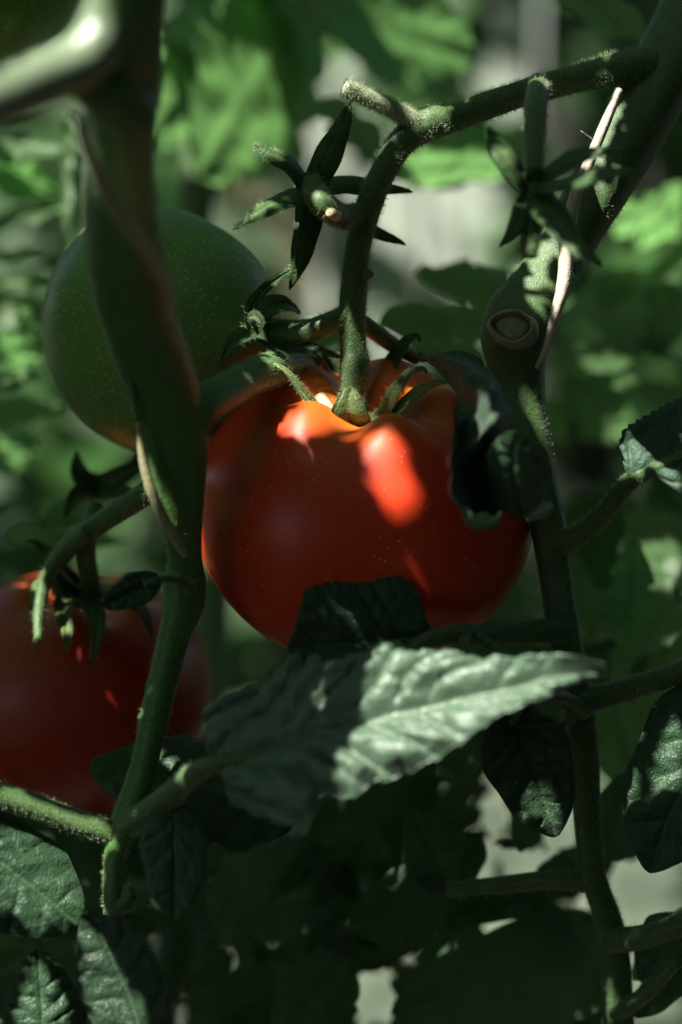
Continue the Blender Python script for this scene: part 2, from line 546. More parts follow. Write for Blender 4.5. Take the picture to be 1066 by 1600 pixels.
# ================================================================== setting
m, nt, b = new_mat('soil')
n1 = noise(nt, 9, 6); n2 = noise(nt, 60, 5)
c = ramp(nt, n1.outputs['Fac'], [(.35, (.035, .030, .022)), (.65, (.075, .065, .05))]).outputs[0]
c2 = ramp(nt, n2.outputs['Fac'], [(.35, (.5, .5, .46)), (.7, (1, 1, 1))]).outputs[0]
nt.links.new(mixc(nt, 1.0, c, c2, 'MULTIPLY'), b.inputs['Base Color'])
b.inputs['Roughness'].default_value = .95
nt.links.new(bump(nt, n2.outputs['Fac'], .8, .02), b.inputs['Normal'])
M['soil'] = m
nx, ny = 90, 90
gx = np.sign(np.linspace(-1, 1, nx)) * np.abs(np.linspace(-1, 1, nx)) ** 3 * 60
gy = np.sign(np.linspace(-1, 1, ny)) * np.abs(np.linspace(-1, 1, ny)) ** 3 * 60
X, Y = np.meshgrid(gx, gy, indexing='ij')
G = np.stack([X, Y, np.zeros_like(X)], -1)
G[:, :, 2] = .008 * wob(G.reshape(-1, 3), 2.2).reshape(nx, ny) - .008
tag(mesh_obj('ground', G.reshape(-1, 3), grid_faces(nx, ny, flip=True), M['soil']), 'pale dry soil far below the tomato plants', None, None, 'structure')

m, nt, b = new_mat('path')
n1 = noise(nt, 9, 6); n2 = noise(nt, 60, 5)
c = ramp(nt, n1.outputs['Fac'], [(.35, (.085, .115, .08)), (.65, (.13, .165, .115))]).outputs[0]
c2 = ramp(nt, n2.outputs['Fac'], [(.35, (.6, .6, .57)), (.7, (1, 1, 1))]).outputs[0]
nt.links.new(mixc(nt, 1.0, c, c2, 'MULTIPLY'), b.inputs['Base Color'])
b.inputs['Roughness'].default_value = .9
nt.links.new(bump(nt, n2.outputs['Fac'], .6, .01), b.inputs['Normal'])
M['path'] = m
gx = np.linspace(-6, 6, 60); gy = np.linspace(.72, 1.56, 12)
X, Y = np.meshgrid(gx, gy, indexing='ij')
G = np.stack([X, Y + .03 * np.sin(X * 3.1), np.full_like(X, .012)], -1)
tag(mesh_obj('path', G.reshape(-1, 3), grid_faces(60, 12, flip=True), M['path']), 'pale gravel path behind the tomato plants, before the fence', None, None, 'structure')

# board fence far behind, a soft blur in the photo
def wood(name, a, b_):
    m, nt, b = new_mat(name)
    tc = node(nt, 'ShaderNodeTexCoord'); mp = node(nt, 'ShaderNodeMapping')
    mp.inputs['Scale'].default_value = (14, 14, 1.2)
    nt.links.new(tc.outputs['Object'], mp.inputs['Vector'])
    n1 = noise(nt, 6, 5, .6, mp.outputs[0])
    nt.links.new(mixc(nt, n1.outputs['Fac'], a, b_), b.inputs['Base Color'])
    b.inputs['Roughness'].default_value = .8
    nt.links.new(bump(nt, n1.outputs['Fac'], .5, .004), b.inputs['Normal'])
    M[name] = m
wood('wood_grey', (.055, .085, .07), (.09, .13, .105))
wood('wood_brown', (.09, .09, .05), (.14, .135, .075))
wood('wood_pale', (.36, .42, .35), (.46, .52, .44))
wood('wood_dark', (.012, .012, .012), (.03, .03, .028))
wood('wood_green', (.06, .11, .05), (.10, .16, .08))
fence = thing('board_fence', 'blurred upright board fence in the distance behind the tomato plants', 'fence', (0, 1.62, 0))
def box(name, c, s, mat, parent, bev=.004):
    x, y, z = np.array(s) / 2
    vs = []
    k = [(-x + bev, -y), (x - bev, -y), (x, -y + bev), (x, y - bev), (x - bev, y), (-x + bev, y), (-x, y - bev), (-x, -y + bev)]
    for zz in (-z, z):
        vs += [(c[0] + a_, c[1] + b_, c[2] + zz) for a_, b_ in k]
    fs = [[i, (i + 1) % 8, 8 + (i + 1) % 8, 8 + i] for i in range(8)] + [list(range(8))[::-1], list(range(8, 16))]
    return mesh_obj(name, vs, fs, mat, parent, smooth=False)
BW = .118
order = {-1: 'wood_brown', 0: 'wood_pale', 1: 'wood_pale', 2: 'wood_dark', 3: 'wood_brown', -2: 'wood_green', -3: 'wood_green', -4: 'wood_grey'}
for i in range(-11, 12):
    mt = order.get(i, ['wood_grey', 'wood_brown', 'wood_pale', 'wood_green'][i % 4])
    hgt = 1.15 + .03 * math.sin(i * 2.3)
    o = box('board', (i * BW + .03, 1.62 + .004 * math.sin(i * 5), hgt / 2 - .01), (BW - .008, .02, hgt), M[mt], fence)
for z in (.25, .9):
    box('rail', (.03, 1.655, z), (23 * BW, .045, .08), M['wood_grey'], fence)

# ================================================================== red tomato, sharp, in the middle
def tomato_geo(c, R, H, axis, roll, dip, dipw, ribs, taper, seed, nu=110, nv=150, low=.9):
    ax = nrm(CV(*axis))
    e1 = nrm(np.cross(ax, CV(0, .2, 1))); e2 = np.cross(ax, e1)
    ph = np.linspace(0, np.pi, nu)
    ph = ph - .10 * np.sin(2 * ph)
    th = np.linspace(0, 2 * np.pi, nv, endpoint=False) + roll
    F, T = np.meshgrid(ph, th, indexing='ij')
    top = np.clip(np.cos(F) * .5 + .5, 0, 1)
    rr = np.sin(F) ** .92
    z = np.where(np.cos(F) > 0, np.abs(np.cos(F)) ** .9, -np.abs(np.cos(F)) ** 1.0 * low) * H
    # lobed shoulders
    rb = np.zeros_like(F)
    for k, am, ph0 in ribs:
        rb += am * np.cos(k * (T - ph0))
    rr = rr * (1 + rb * (.25 + .75 * top))
    rr = rr * (1 - taper * np.clip(-z / H, 0, 1) ** 1.6)
    rho = rr * R
    z = z - dip * np.exp(-(rho / dipw) ** 2) * (1 - .9 * rb / .06 * .25) * (np.cos(F) > 0)
    z = z + .0022 * np.cos(5 * T + seed) * np.exp(-((rho - dipw * 1.35) / (dipw * .6)) ** 2) * (np.cos(F) > 0)
    v = c + ax * z[..., None] + e1 * (rho * np.cos(T))[..., None] + e2 * (rho * np.sin(T))[..., None]
    q = v.reshape(-1, 3) + seed
    v = v + nrm(v - c) * (.00035 * wob(q, 28)).reshape(nu, nv, 1)
    tp = np.exp(-(rho / (dipw * 1.9)) ** 2) * (np.cos(F) > 0)
    return v, tp, ax, e1, e2
def tomato(name, label, px, py, d, Rpx, Hpx, axis, skin, group, roll=0, dip=.010, dipw=.011, ribs=((5, .02, .3), (3, .015, 1.2)), taper=.12, seed=0, low=.95):
    c = P(px, py, d)
    R, H = px2m(Rpx, d), px2m(Hpx, d)
    v, tp, ax, e1, e2 = tomato_geo(c, R, H, axis, roll, dip, dipw, ribs, taper, seed, low=low)
    t = thing(name, label, 'tomato', c - np.array([0, 0, H]), group)
    nu, nv = v.shape[:2]
    mesh_obj('skin', v.reshape(-1, 3), grid_faces(nu, nv, closed=True, flip=False), M[skin], t, attr={'top': tp.ravel()})
    return t, c + ax * (H - dip), ax, e1, e2

T1, cal1, ax1, e11, e12 = tomato('tomato', 'ripe red tomato in the middle, sharp, with a streak of sun on it', 570, 814, 15, 264, 242, (0.02, .88, .47), 'skin_red', 'tomatoes on the vines',
                                 roll=.5, dip=.0115, dipw=.0125, taper=.24)
# calyx of the middle tomato
def calyx(parent, c, axis, rad, name='calyx'):
    """small disc the sepals spring from"""
    ax = nrm(axis)
    k = nrm(np.cross(ax, [1, .3, .2])); m_ = np.cross(ax, k)
    rows = [(.05, .0), (.55, .0002), (1, .0), (1.1, -.0008), (.9, -.0018), (.05, -.0018)]
    th = np.linspace(0, 2 * np.pi, 20, endpoint=False)
    v = np.array([[c + ax * (z + .0008) + (k * math.cos(t) + m_ * math.sin(t)) * r * rad * (1 + .12 * math.cos(5 * t)) for t in th] for r, z in rows])
    return mesh_obj(name, v.reshape(-1, 3), grid_faces(len(rows), 20, closed=True, flip=False), M['sepal'], parent)
C1 = calyx(T1, P(552, 655, 3), ax1, .0045)
sepal(C1, [(540, 662, -3), (510, 655, -5), (475, 618, -8), (448, 582, -9), (420, 566, -8)], 22, (.5, .5, .8), fold=.35, seed=1, mat=('sepal_light', 'sepal_light'))
sepal(C1, [(548, 664, -4), (546, 645, -8), (546, 622, -8), (549, 604, -7)], 62, (0, .2, 1), fold=.35, seed=2, mat=('sepal_light', 'sepal_light'), thick=.0012)
sepal(C1, [(556, 650, 12), (530, 600, 14), (508, 565, 14), (482, 536, 12)], 42, (.4, .6, .8), seed=3, mat=('sepal_light', 'sepal'))
sepal(C1, [(562, 650, 10), (592, 612, 12), (612, 570, 12), (632, 538, 11), (652, 526, 9), (657, 534, 7)], 40, (-.5, .4, .8), seed=4, mat=('sepal_light', 'sepal'))
sepal(C1, [(566, 664, -1), (598, 650, -3), (618, 612, -5), (640, 583, -5), (662, 576, -5), (667, 584, -6)], 32, (-.4, .6, .7), seed=5, mat=('sepal_light', 'sepal_light'))
sepal(C1, [(568, 666, -2), (610, 655, -4), (650, 618, -6), (685, 598, -8), (712, 596, -10)], 36, (-.3, .7, .7), seed=6, mat=('sepal_light', 'sepal_light'))
sepal(C1, [(540, 655, 4), (500, 640, 3), (455, 640, 4), (410, 655, 5)], 30, (0, .9, .4), seed=7)
tube('sepal_stub', [(500, 622, 2, 22), (508, 634, 0, 24), (516, 646, -1, 24)], M['cut'], C1, bump=.12)

# ================================================================== green tomato behind the left stem
T2, *_ = tomato('tomato', 'hard green unripe tomato half hidden behind the thick left stem', 249, 521, 32, 196, 183, (.62, .35, -.55), 'skin_green', 'tomatoes on the vines', roll=.2, dip=.006, dipw=.010, taper=.06, seed=2, ribs=((4, .022, .3), (3, .018, 1.2)))
C2 = calyx(T2, P(418, 505, 8), CV(.9, .2, .2), .005)
sepal(C2, [(392, 512, 2), (392, 480, -2), (415, 450, -5), (440, 432, -6), (462, 418, -7), (466, 405, -7)], 20, (.3, .3, 1), fold=.4, seed=11)
sepal(C2, [(405, 500, 4), (425, 480, 2), (448, 476, 4), (470, 490, 8)], 42, (.2, .6, .8), seed=12)
sepal(C2, [(405, 515, 2), (395, 500, -3), (398, 492, -6), (410, 502, -8), (406, 520, -8)], 20, (0, .3, 1), seed=13)
sepal(C2, [(400, 520, 6), (440, 540, 4), (490, 548, 2), (535, 560, 2)], 34, (0, .6, .8), seed=14)
sepal(C2, [(395, 515, 2), (360, 540, -6), (345, 570, -8)], 34, (0, .6, .8), seed=15)
# another green fruit cut by the top left corner
T4, *_ = tomato('tomato', 'olive green tomato cut off by the top left corner of the photo', -20, -40, 40, 150, 140, (.1, .9, .2), 'skin_green', 'tomatoes on the vines', seed=5)
# red tomato lower left, out of focus
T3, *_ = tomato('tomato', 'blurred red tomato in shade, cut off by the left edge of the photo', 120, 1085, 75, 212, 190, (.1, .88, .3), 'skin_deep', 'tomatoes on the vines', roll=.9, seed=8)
C3 = calyx(T3, P(120, 925, 45), CV(0, .9, .3), .006)
sepal(C3, [(125, 925, 40), (75, 905, 30), (58, 935, 24), (62, 985, 20), (55, 1018, 16)], 34, (-.4, .6, .6), seed=21, hair=1, mat=('sepal_light', 'sepal_light'))
sepal(C3, [(125, 930, 38), (100, 945, 28), (105, 985, 20), (105, 1020, 16)], 34, (0, .4, 1), seed=22, hair=1, mat=('sepal_light', 'sepal_light'))
sepal(C3, [(130, 930, 38), (150, 960, 26), (150, 1000, 20), (145, 1040, 17)], 36, (.2, .4, 1), seed=23, hair=1)
sepal(C3, [(120, 920, 45), (90, 880, 38), (60, 850, 36), (40, 845, 34)], 26, (0, .4, 1), seed=24, hair=1)
sepal(C3, [(135, 925, 45), (190, 930, 34), (225, 960, 30), (240, 1000, 30)], 36, (.2, .6, .8), seed=25, hair=1)

# ================================================================== plant with the thick stem at left
base1 = (P(190, 1420, -30)[0], P(190, 1420, -30)[1], 0)
PL = thing('tomato_plant', 'tomato plant whose thick blurred stem stands before the green tomato at left', 'plant', base1, 'tomato plants')
ST1 = tube('main_stem', [(20, -900, -120, 110), (150, -350, -122, 116), (200, -70, -116, 116), (200, 40, -108, 114), (192, 150, -95, 112), (188, 260, -80, 108), (192, 350, -66, 116), (208, 440, -52, 124),
                        (228, 520, -42, 118), (258, 610, -33, 112), (272, 680, -29, 106), (276, 745, -26, 90), (283, 810, -22, 66), (288, 870, -16, 52),
                        (287, 905, -14, 66), (287, 945, -14, 62), (270, 1000, -14, 50), (246, 1100, -16, 46), (224, 1200, -18, 42), (196, 1290, -19, 48), (180, 1340, -20, 34), (176, 1430, -19, 28)],
           M['stem_smooth'], PL, hair=.7, hlen=.0007, hlo=.35, ns=28, ridges=3, ramp=.05, twist=5, bump=.035)
tube('ridge', [(122, 178, -108, 12), (136, 225, -108, 20), (162, 290, -98, 22), (202, 355, -87, 22), (240, 408, -76, 20), (260, 450, -65, 16), (265, 500, -54, 8)], M['ridge'], ST1, bump=.08)
tube('ridge', [(216, 660, -40, 6), (224, 720, -38, 14), (240, 775, -36, 17), (264, 825, -31, 17), (290, 868, -26, 12)], M['ridge'], ST1, bump=.08)
tube('ridge', [(150, 420, -58, 6), (178, 500, -50, 8), (205, 590, -42, 8), (216, 660, -38, 7)], M['stem'], ST1, bump=.08)
tube('side_branch', [(200, -160, -124, 90), (188, -40, -116, 84), (172, 30, -112, 84), (142, 82, -112, 88), (95, 112, -115, 84), (40, 134, -121, 84), (-20, 158, -127, 84), (-90, 190, -135, 84), (-250, 230, -150, 80)], M['stem_gloss'], PL, ns=26)
tube('side_branch', [(205, 175, -96, 100), (165, 140, -104, 90), (120, 118, -110, 70), (80, 118, -114, 56)], M['stem_smooth'], PL, ns=22)
tube('side_branch', [(262, 690, -31, 74), (305, 645, -30, 72), (350, 615, -22, 64), (395, 590, -10, 60), (440, 575, 4, 56), (500, 575, 22, 50), (560, 560, 40, 44)], M['stem_smooth'], PL, hair=1.5, hlen=.0006, ns=24)
# pedicel of the blurred tomato
tube('fruit_stalk', [(260, 745, 4, 40), (215, 780, 8, 36), (160, 815, 14, 34), (112, 850, 22, 34), (85, 890, 30, 32), (105, 925, 40, 36), (125, 935, 46, 36)], M['stem'], PL, hair=1.2)
tube('fruit_stalk', [(60, 1000, 12, 14), (62, 950, 16, 20), (72, 905, 18, 22), (95, 868, 18, 22), (135, 832, 14, 22)], M['stem'], PL, hair=1.2)
tube('fruit_stalk', [(150, 945, 44, 30), (140, 900, 30, 30), (135, 850, 22, 30), (150, 790, 25, 28)], M['stem'], PL)
# withered star of a fallen fruit, blurred
W1 = calyx(PL, P(150, 760, 60), CV(0, .5, .8), .004, 'empty_calyx')
for k, pth in enumerate([[(150, 765, 58), (125, 740, 55), (120, 705, 54)], [(150, 765, 58), (180, 745, 52), (222, 722, 50)], [(150, 765, 58), (190, 768, 50), (225, 775, 48)],
                         [(150, 765, 58), (120, 775, 50), (100, 810, 48)], [(150, 765, 58), (205, 735, 60), (215, 700, 62)]]):
    sepal(W1, pth, 34, (0, .3, 1), seed=30 + k, hair=0)
# stalks at the lower left fork
RA = tube('leaf_stalk', [(192, 1292, -19, 44), (225, 1275, -24, 42), (270, 1240, -31, 40), (300, 1212, -40, 34), (335, 1195, -46, 26), (420, 1176, -49, 18), (500, 1152, -53, 11)], M['stem'], PL, hair=2.0, hlen=.0008, ns=20, ridges=4, ramp=.05)
RB = tube('leaf_stalk', [(185, 1305, -19, 38), (130, 1288, -21, 38), (60, 1262, -23, 38), (0, 1243, -25, 40), (-80, 1225, -28, 40)], M['stem'], PL, hair=2.5, hlen=.0008, ns=20, ridges=4, ramp=.05)
tube('side_shoot', [(178, 1420, -19, 26), (195, 1412, -21, 24), (205, 1395, -22, 18), (200, 1385, -23, 8)], M['stem'], PL, hair=3)
tube('side_shoot', [(196, 1418, -21, 18), (215, 1408, -22, 12), (232, 1412, -23, 6)], M['stem'], PL, hair=3)
tube('main_stem', [(178, 1420, -19, 28), (190, 1560, -17, 40), (200, 1760, -15, 50), (200, 2600, -5, 60), (200, 3900, 30, 70)], M['stem'], PL, hair=0)
# big leaf in the foreground
BU = [(305, 1160), (300, 1112), (340, 1075), (400, 1040), (452, 1016), (462, 1040), (492, 1028), (506, 1046), (560, 1040), (612, 1013), (628, 1014), (640, 1026), (700, 1014), (760, 1030), (850, 1035), (925, 1036)]
BL = [(905, 1068), (800, 1130), (740, 1160), (690, 1180), (640, 1200), (600, 1215), (572, 1246), (536, 1242), (512, 1296), (440, 1275), (370, 1250), (352, 1205)]
big = leaf(RA, (328, 1196, -46), (946, 1037, -66), 0, (-.10, .55, .85), mat=('leaf_pale', 'leaf_pale'), name='leaflet', outl=BU, outr=BL, nu=150, nv=61, thick=.0003, veins=8.5, bul=.0026, mrib=.0018,
           wave=.14, curl=-.12, fold=.06, seed=3, vang=1.7, rough=.0008, bend=.02)
# hanging leaflet, bluish, below the fork
tube('leaf_stalk', [(266, 1245, -24, 20), (265, 1270, -27, 14), (266, 1300, -29, 8)], M['stem'], PL, hair=2)
leaf(PL, (265, 1256, -28), (270, 1440, -32), 108, (.1, .15, 1), name='leaf', nu=80, nv=41, thick=.0003, mat=('leaf_under', 'leaf_under'), seed=4, veins=4, bul=.0006, teeth=9, tdepth=.05, curl=-.1, sidebend=.03)
# dark leaf behind the fork
leaf(PL, (480, 1262, -11), (138, 1194, -7), 150, (0, .75, .6), name='leaf', nu=60, nv=31, thick=.0003, mat=('leaf', 'leaf'), seed=5, veins=6, bul=.0010, teeth=6, tdepth=.12)
# leaves of the bottom left corner
leaf(PL, (-70, 1290, -28), (122, 1443, -26), 146, (-.1, .6, .8), name='leaf', kind='round', nu=90, nv=51, thick=.0003, mat=('leaf', 'leaf'), seed=6, veins=3.6, bul=.0005, curl=-.22, rough=.0006)
leaf(PL, (228, 1645, -35), (134, 1424, -31), 140, (-.35, .45, .8), name='leaf', nu=90, nv=51, thick=.0003, mat=('leaf', 'leaf'), seed=7, veins=4, bul=.0005, fold=.12, sidebend=-.04, rough=.0006)
leaf(PL, (75, 1680, -30), (58, 1484, -25), 130, (.15, .1, 1), name='leaf', nu=70, nv=41, thick=.0003, mat=('leaf_under', 'leaf'), seed=8, veins=5, bul=.0008, fold=-.3)
# small leaf on the node
tube('leaf_stalk', [(300, 918, -22, 18), (275, 906, -28, 13), (248, 905, -32, 10), (225, 912, -34, 6)], M['stem'], PL, hair=3)
leaf(PL, (250, 902, -32), (158, 950, -36), 54, (-.1, .2, 1), name='leaf', nu=60, nv=31, thick=.0003, mat=('leaf', 'leaf'), seed=9, veins=5, bul=.0008, fold=.15)

# ================================================================== plant with the scarred stem at right
base2 = (P(970, 1700, 30)[0], P(970, 1700, 30)[1], 0)
PR = thing('tomato_plant', 'tomato plant at right whose stem has a round leaf scar and carries the fruit stalk', 'plant', base2, 'tomato plants')
ST2 = tube('main_stem', [(1260, -700, 10, 120), (1180, -250, 10, 120), (1085, 20, 10, 112), (1020, 145, 9, 108), (965, 245, 8, 100), (915, 330, 7, 92), (872, 405, 6, 86), (836, 462, 4, 98), (808, 512, 2, 116), (806, 560, 3, 98), (817, 640, 3, 76),
                        (838, 745, 2, 62), (858, 830, 2, 58), (868, 900, 3, 52), (880, 980, 4, 52), (896, 1060, 6, 48), (912, 1160, 8, 46), (918, 1280, 10, 44),
                        (928, 1370, 12, 42), (958, 1465, 16, 44), (968, 1600, 20, 46), (975, 1900, 25, 54), (975, 2700, 40, 60), (975, 4000, 70, 70)],
           M['stem'], PR, hair=2.2, hlen=.0010, hlo=.12, hhi=.55, ns=28, ridges=4, ramp=.05, twist=2, bump=.03)
# scar: a shallow cup with a torn lip
def scar(parent):
    c = P(800, 510, -8.6); ax = nrm(CV(-.18, .12, 1))
    k = nrm(np.cross(ax, CV(.35, 1, 0))); m_ = np.cross(ax, k)
    R0 = px2m(31, -4)
    th = np.linspace(0, 2 * np.pi, 40, endpoint=False)
    rows = [(1.25, -.0035), (1.12, -.0008), (1.0, .0004), (.92, .0005), (.84, -.0002), (.78, -.0014), (.72, -.0017), (.66, -.0009), (.4, -.0006), (.02, -.0008)]
    v = []
    for r, z in rows:
        for t in th:
            j = 1 + .06 * math.sin(2 * t + 1) + .03 * math.sin(3 * t + 2) + .012 * math.sin(9 * t + r * 3)
            zz = z + (.0003 * math.sin(2 * t + 5) + .00012 * math.sin(11 * t)) * r + (.0004 * math.sin(t * 1 + .6) * r)
            v.append(c + ax * zz + (k * math.cos(t) * 1.0 + m_ * math.sin(t) * .86) * r * R0 * j)
    v = np.array(v)
    v = v + ax * (.00035 * wob(v, 220) + .0002 * wob(v + 1, 520))[:, None] + nrm(v - c) * (.0005 * wob(v + 5, 180))[:, None]
    return mesh_obj('leaf_scar', v, grid_faces(len(rows), 40, closed=True, flip=True), M['scar'], parent)
scar(ST2)
tube('dry_strip', [(968, 140, -8, 20), (945, 195, -8, 24), (920, 255, -9, 26), (898, 310, -9, 28), (886, 380, -8, 34), (882, 440, -8, 32), (868, 490, -8, 24), (855, 540, -6, 16), (838, 575, -5, 8)], M['stem_dry'], ST2, bump=.10, flat=.7)
tube('dry_strip', [(926, 218, -12, 2.5), (915, 210, -14, 2.0), (908, 205, -15, 1.6)], M['stem_dry'], ST2, bump=.1, ns=6)
# fruit stalk (truss)
TR = tube('fruit_stalk', [(1030, 108, 8, 70), (990, 105, 4, 58), (930, 116, 2, 46), (860, 133, 2, 42), (780, 158, 1, 42), (710, 184, 1, 44), (672, 192, 0, 52), (630, 220, 0, 44), (596, 275, 0, 40), (574, 330, 1, 42), (560, 385, 1, 40),
                          (554, 440, 2, 42), (550, 490, 2, 44), (552, 540, 3, 42), (555, 575, 3, 50), (555, 592, 3, 48), (553, 612, 3, 39), (552, 660, 3, 38)], M['stem'], PR, hair=6, hlen=.0010, ns=24, bump=.05)
tube('stalk_stub', [(655, 196, -1, 34), (628, 178, -3, 28), (592, 160, -5, 26), (560, 145, -6, 27), (540, 136, -7, 28)], M['stem_pale'], PR, hair=12, hlen=.0010, bump=.07)
tube('stalk_knot', [(572, 428, -1, 20), (579, 428, -2, 15), (583, 427, -2, 8)], M['stem'], PR, hair=3, bump=.1)
tube('stalk_knot', [(548, 345, -4, 24), (540, 350, -7, 20), (536, 354, -9, 10)], M['stem'], PR, hair=3, bump=.1)
# branch to the green tomato and one behind
tube('fruit_stalk', [(552, 485, 2, 36), (525, 500, 1, 34), (495, 512, 2, 36), (468, 520, 4, 42), (440, 518, 6, 40), (415, 515, 8, 40), (395, 512, 12, 40)], M['stem'], PR, hair=5, hlen=.0007, bump=.06)
tube('fruit_stalk', [(560, 500, 10, 26), (585, 518, 12, 26), (615, 540, 16, 24), (650, 560, 22, 22)], M['stem'], PR, hair=2)
# empty calyx star
S1 = calyx(PR, P(487, 292, -8), CV(.1, -.2, 1), .0032, 'empty_calyx')
tube('stalk_knot', [(556, 335, -2, 34), (535, 338, -6, 34), (520, 334, -12, 34), (503, 318, -16, 36), (492, 298, -12, 34), (488, 282, -6, 30)], M['stem'], S1, hair=6, hlen=.0009)
tube('cut_end', [(526, 337, -17, 18), (518, 333, -21, 18), (515, 331, -22, 14)], M['cut'], S1, bump=.1, step=.0006)
for k, (pth, wd, fc) in enumerate([([(492, 290, -6), (510, 250, -8), (532, 205, -8), (548, 158, -6)], 44, (.2, .1, 1)), ([(484, 288, -6), (455, 255, -12), (425, 243, -14), (393, 226, -14)], 46, (-.1, .5, .8)),
                                   ([(482, 294, -6), (450, 308, -14), (405, 330, -20), (364, 358, -22)], 40, (0, .5, .8)), ([(486, 300, -6), (482, 345, -6), (470, 400, -8), (452, 454, -6)], 44, (0, .1, 1)),
                                   ([(494, 290, -2), (540, 285, 4), (590, 292, 8), (646, 300, 10)], 40, (0, .5, .9)), ([(496, 298, 0), (540, 330, 6), (590, 362, 10), (635, 382, 10)], 38, (0, .5, .9))]):
    sepal(S1, pth, wd, fc, seed=40 + k, hair=3.0, fold=-.3)
# second empty star, nearer, hanging before the stem
S2 = calyx(PR, P(835, 285, -42), CV(0, -.5, .6), .0036, 'empty_calyx')
tube('fruit_stalk', [(842, 130, -12, 34), (838, 165, -26, 36), (836, 215, -34, 34), (835, 270, -40, 30), (833, 330, -42, 34), (828, 400, -44, 24)], M['stem'], S2, hair=2)
for k, (pth, wd) in enumerate([([(830, 290, -42), (805, 260, -46), (780, 230, -46), (760, 198, -44)], 50), ([(836, 285, -40), (870, 258, -46), (915, 240, -50), (970, 236, -52)], 42), ([(838, 290, -42), (890, 280, -54), (940, 270, -60), (1002, 266, -64)], 46),
                               ([(838, 296, -42), (865, 335, -50), (900, 380, -54), (940, 418, -56)], 54), ([(832, 298, -42), (818, 330, -44), (802, 365, -46), (780, 388, -46)], 36)]):
    sepal(S2, pth, wd, (0, .5, .9), seed=50 + k, hair=1.0, fold=-.2)
# leaf stalks at right
tube('leaf_stalk', [(862, 852, 2, 44), (900, 838, -4, 36), (945, 800, -12, 32), (985, 752, -18, 28), (1030, 730, -22, 20), (1090, 700, -26, 14)], M['stem'], PR, hair=2.5, hlen=.0008)
leaf(PR, (984, 752, -20), (1190, 640, -28), 0, (-.1, .45, .9), name='leaf', outl=[(986, 735), (972, 715), (964, 690), (972, 670), (995, 655), (1030, 636), (1066, 618), (1120, 600)], outr=[(1005, 745), (1020, 742), (1050, 760), (1075, 775), (1120, 760)],
     nu=80, nv=51, thick=.0003, mat=('leaf_under', 'leaf_under'), seed=14, veins=4, bul=.0012, vang=1.0, rough=.0005)
tube('leaf_stalk', [(888, 985, 3, 40), (820, 987, -4, 36), (760, 990, -14, 34), (700, 992, -24, 30), (665, 1003, -27, 28), (635, 1025, -27, 24), (600, 1080, -24, 20)], M['stem'], PR, hair=1.6, hlen=.0006)
tube('leaf_stalk', [(728, 994, -22, 12), (724, 1005, -26, 16), (728, 1026, -28, 14), (735, 1050, -26, 9)], M['stem'], PR, hair=3)
tube('leaf_stalk', [(745, 992, -20, 18), (775, 1015, -22, 14), (800, 1040, -24, 12)], M['stem'], PR, hair=2)
leaf(PR, (690, 994, -25), (448, 1015, -24), 0, (.1, .1, 1), name='leaf', outl=[(660, 1010), (600, 1050), (520, 1060), (470, 1040)], outr=[(676, 984), (664, 965), (660, 938), (646, 912), (622, 897), (595, 900), (560, 904), (520, 906), (490, 912), (475, 922), (470, 940), (462, 975)],
     nu=80, nv=41, thick=.0003, mat=('leaf', 'leaf'), seed=15, veins=5, bul=.0008, curl=.06)
tube('leaf_stalk', [(905, 1095, 6, 44), (950, 1085, 2, 38), (1010, 1068, -4, 36), (1080, 1045, -10, 36)], M['stem'], PR, hair=2)
tube('leaf_stalk', [(925, 1380, 12, 34), (860, 1375, 14, 30), (790, 1382, 16, 28), (700, 1390, 18, 22)], M['stem'], PR, hair=1)
tube('leaf_stalk', [(955, 1468, 14, 44), (1000, 1465, 8, 38), (1080, 1440, 0, 36)], M['stem'], PR, hair=1)
tube('leaf_stalk', [(962, 1580, 18, 36), (1000, 1560, 12, 26), (1060, 1500, 6, 22)], M['stem'], PR, hair=1)
tube('leaf_stalk', [(895, 1125, -2, 12), (885, 1128, -4, 14), (878, 1135, -4, 12)], M['stem'], PR)
tube('leaf_stalk', [(910, 1110, 4, 34), (870, 1090, -6, 24), (820, 1100, -14, 16), (800, 1130, -18, 10)], M['stem'], PR)
leaf(PR, (795, 1105, -12), (870, 1308, -14), 138, (-.15, .35, .95), name='leaf', nu=90, nv=51, thick=.0003, mat=('leaf', 'leaf'), seed=16, veins=4.5, bul=.0009, fold=.06, rough=.0009)
leaf(PR, (1175, 1075, -14), (1014, 1364, -16), 190, (-.3, .4, .9), name='leaf', nu=90, nv=51, thick=.0003, mat=('leaf', 'leaf'), seed=17, veins=5, bul=.0010, rough=.0009, sidebend=-.05)

# curled leaf on the tomato's right shoulder: a grid of control points, bent like a bowl with a lip
CG = [[(655, 553, -4), (656, 555, -5), (657, 557, -5), (658, 559, -5), (659, 561, -4)],
      [(690, 583, -10), (693, 570, -15), (697, 562, -17), (710, 555, -16), (725, 549, -10)],
      [(708, 612, -16), (722, 598, -27), (742, 588, -31), (760, 585, -27), (775, 592, -12)],
      [(709, 645, -24), (724, 640, -25), (752, 628, -37), (778, 622, -36), (797, 634, -18)],
      [(709, 690, -33), (722, 690, -25), (745, 675, -34), (775, 660, -42), (801, 668, -24)],
      [(704, 735, -41), (718, 735, -25), (738, 725, -20), (762, 712, -28), (792, 705, -26)],
      [(708, 770, -45), (722, 772, -24), (745, 770, -16), (768, 765, -16), (790, 760, -20)],
      [(724, 800, -40), (738, 810, -26), (755, 808, -20), (770, 802, -20), (785, 798, -22)],
      [(735, 808, -44), (742, 821, -38), (756, 823, -34), (768, 820, -32), (778, 812, -32)],
      [(728, 790, -49), (742, 799, -48), (756, 804, -46), (770, 801, -44), (783, 795, -42)]]
cw = np.array([[P(a_, b_, c_ - 9) for a_, b_, c_ in row] for row in CG])
tmp = np.array([catmull(row, 33) for row in cw])
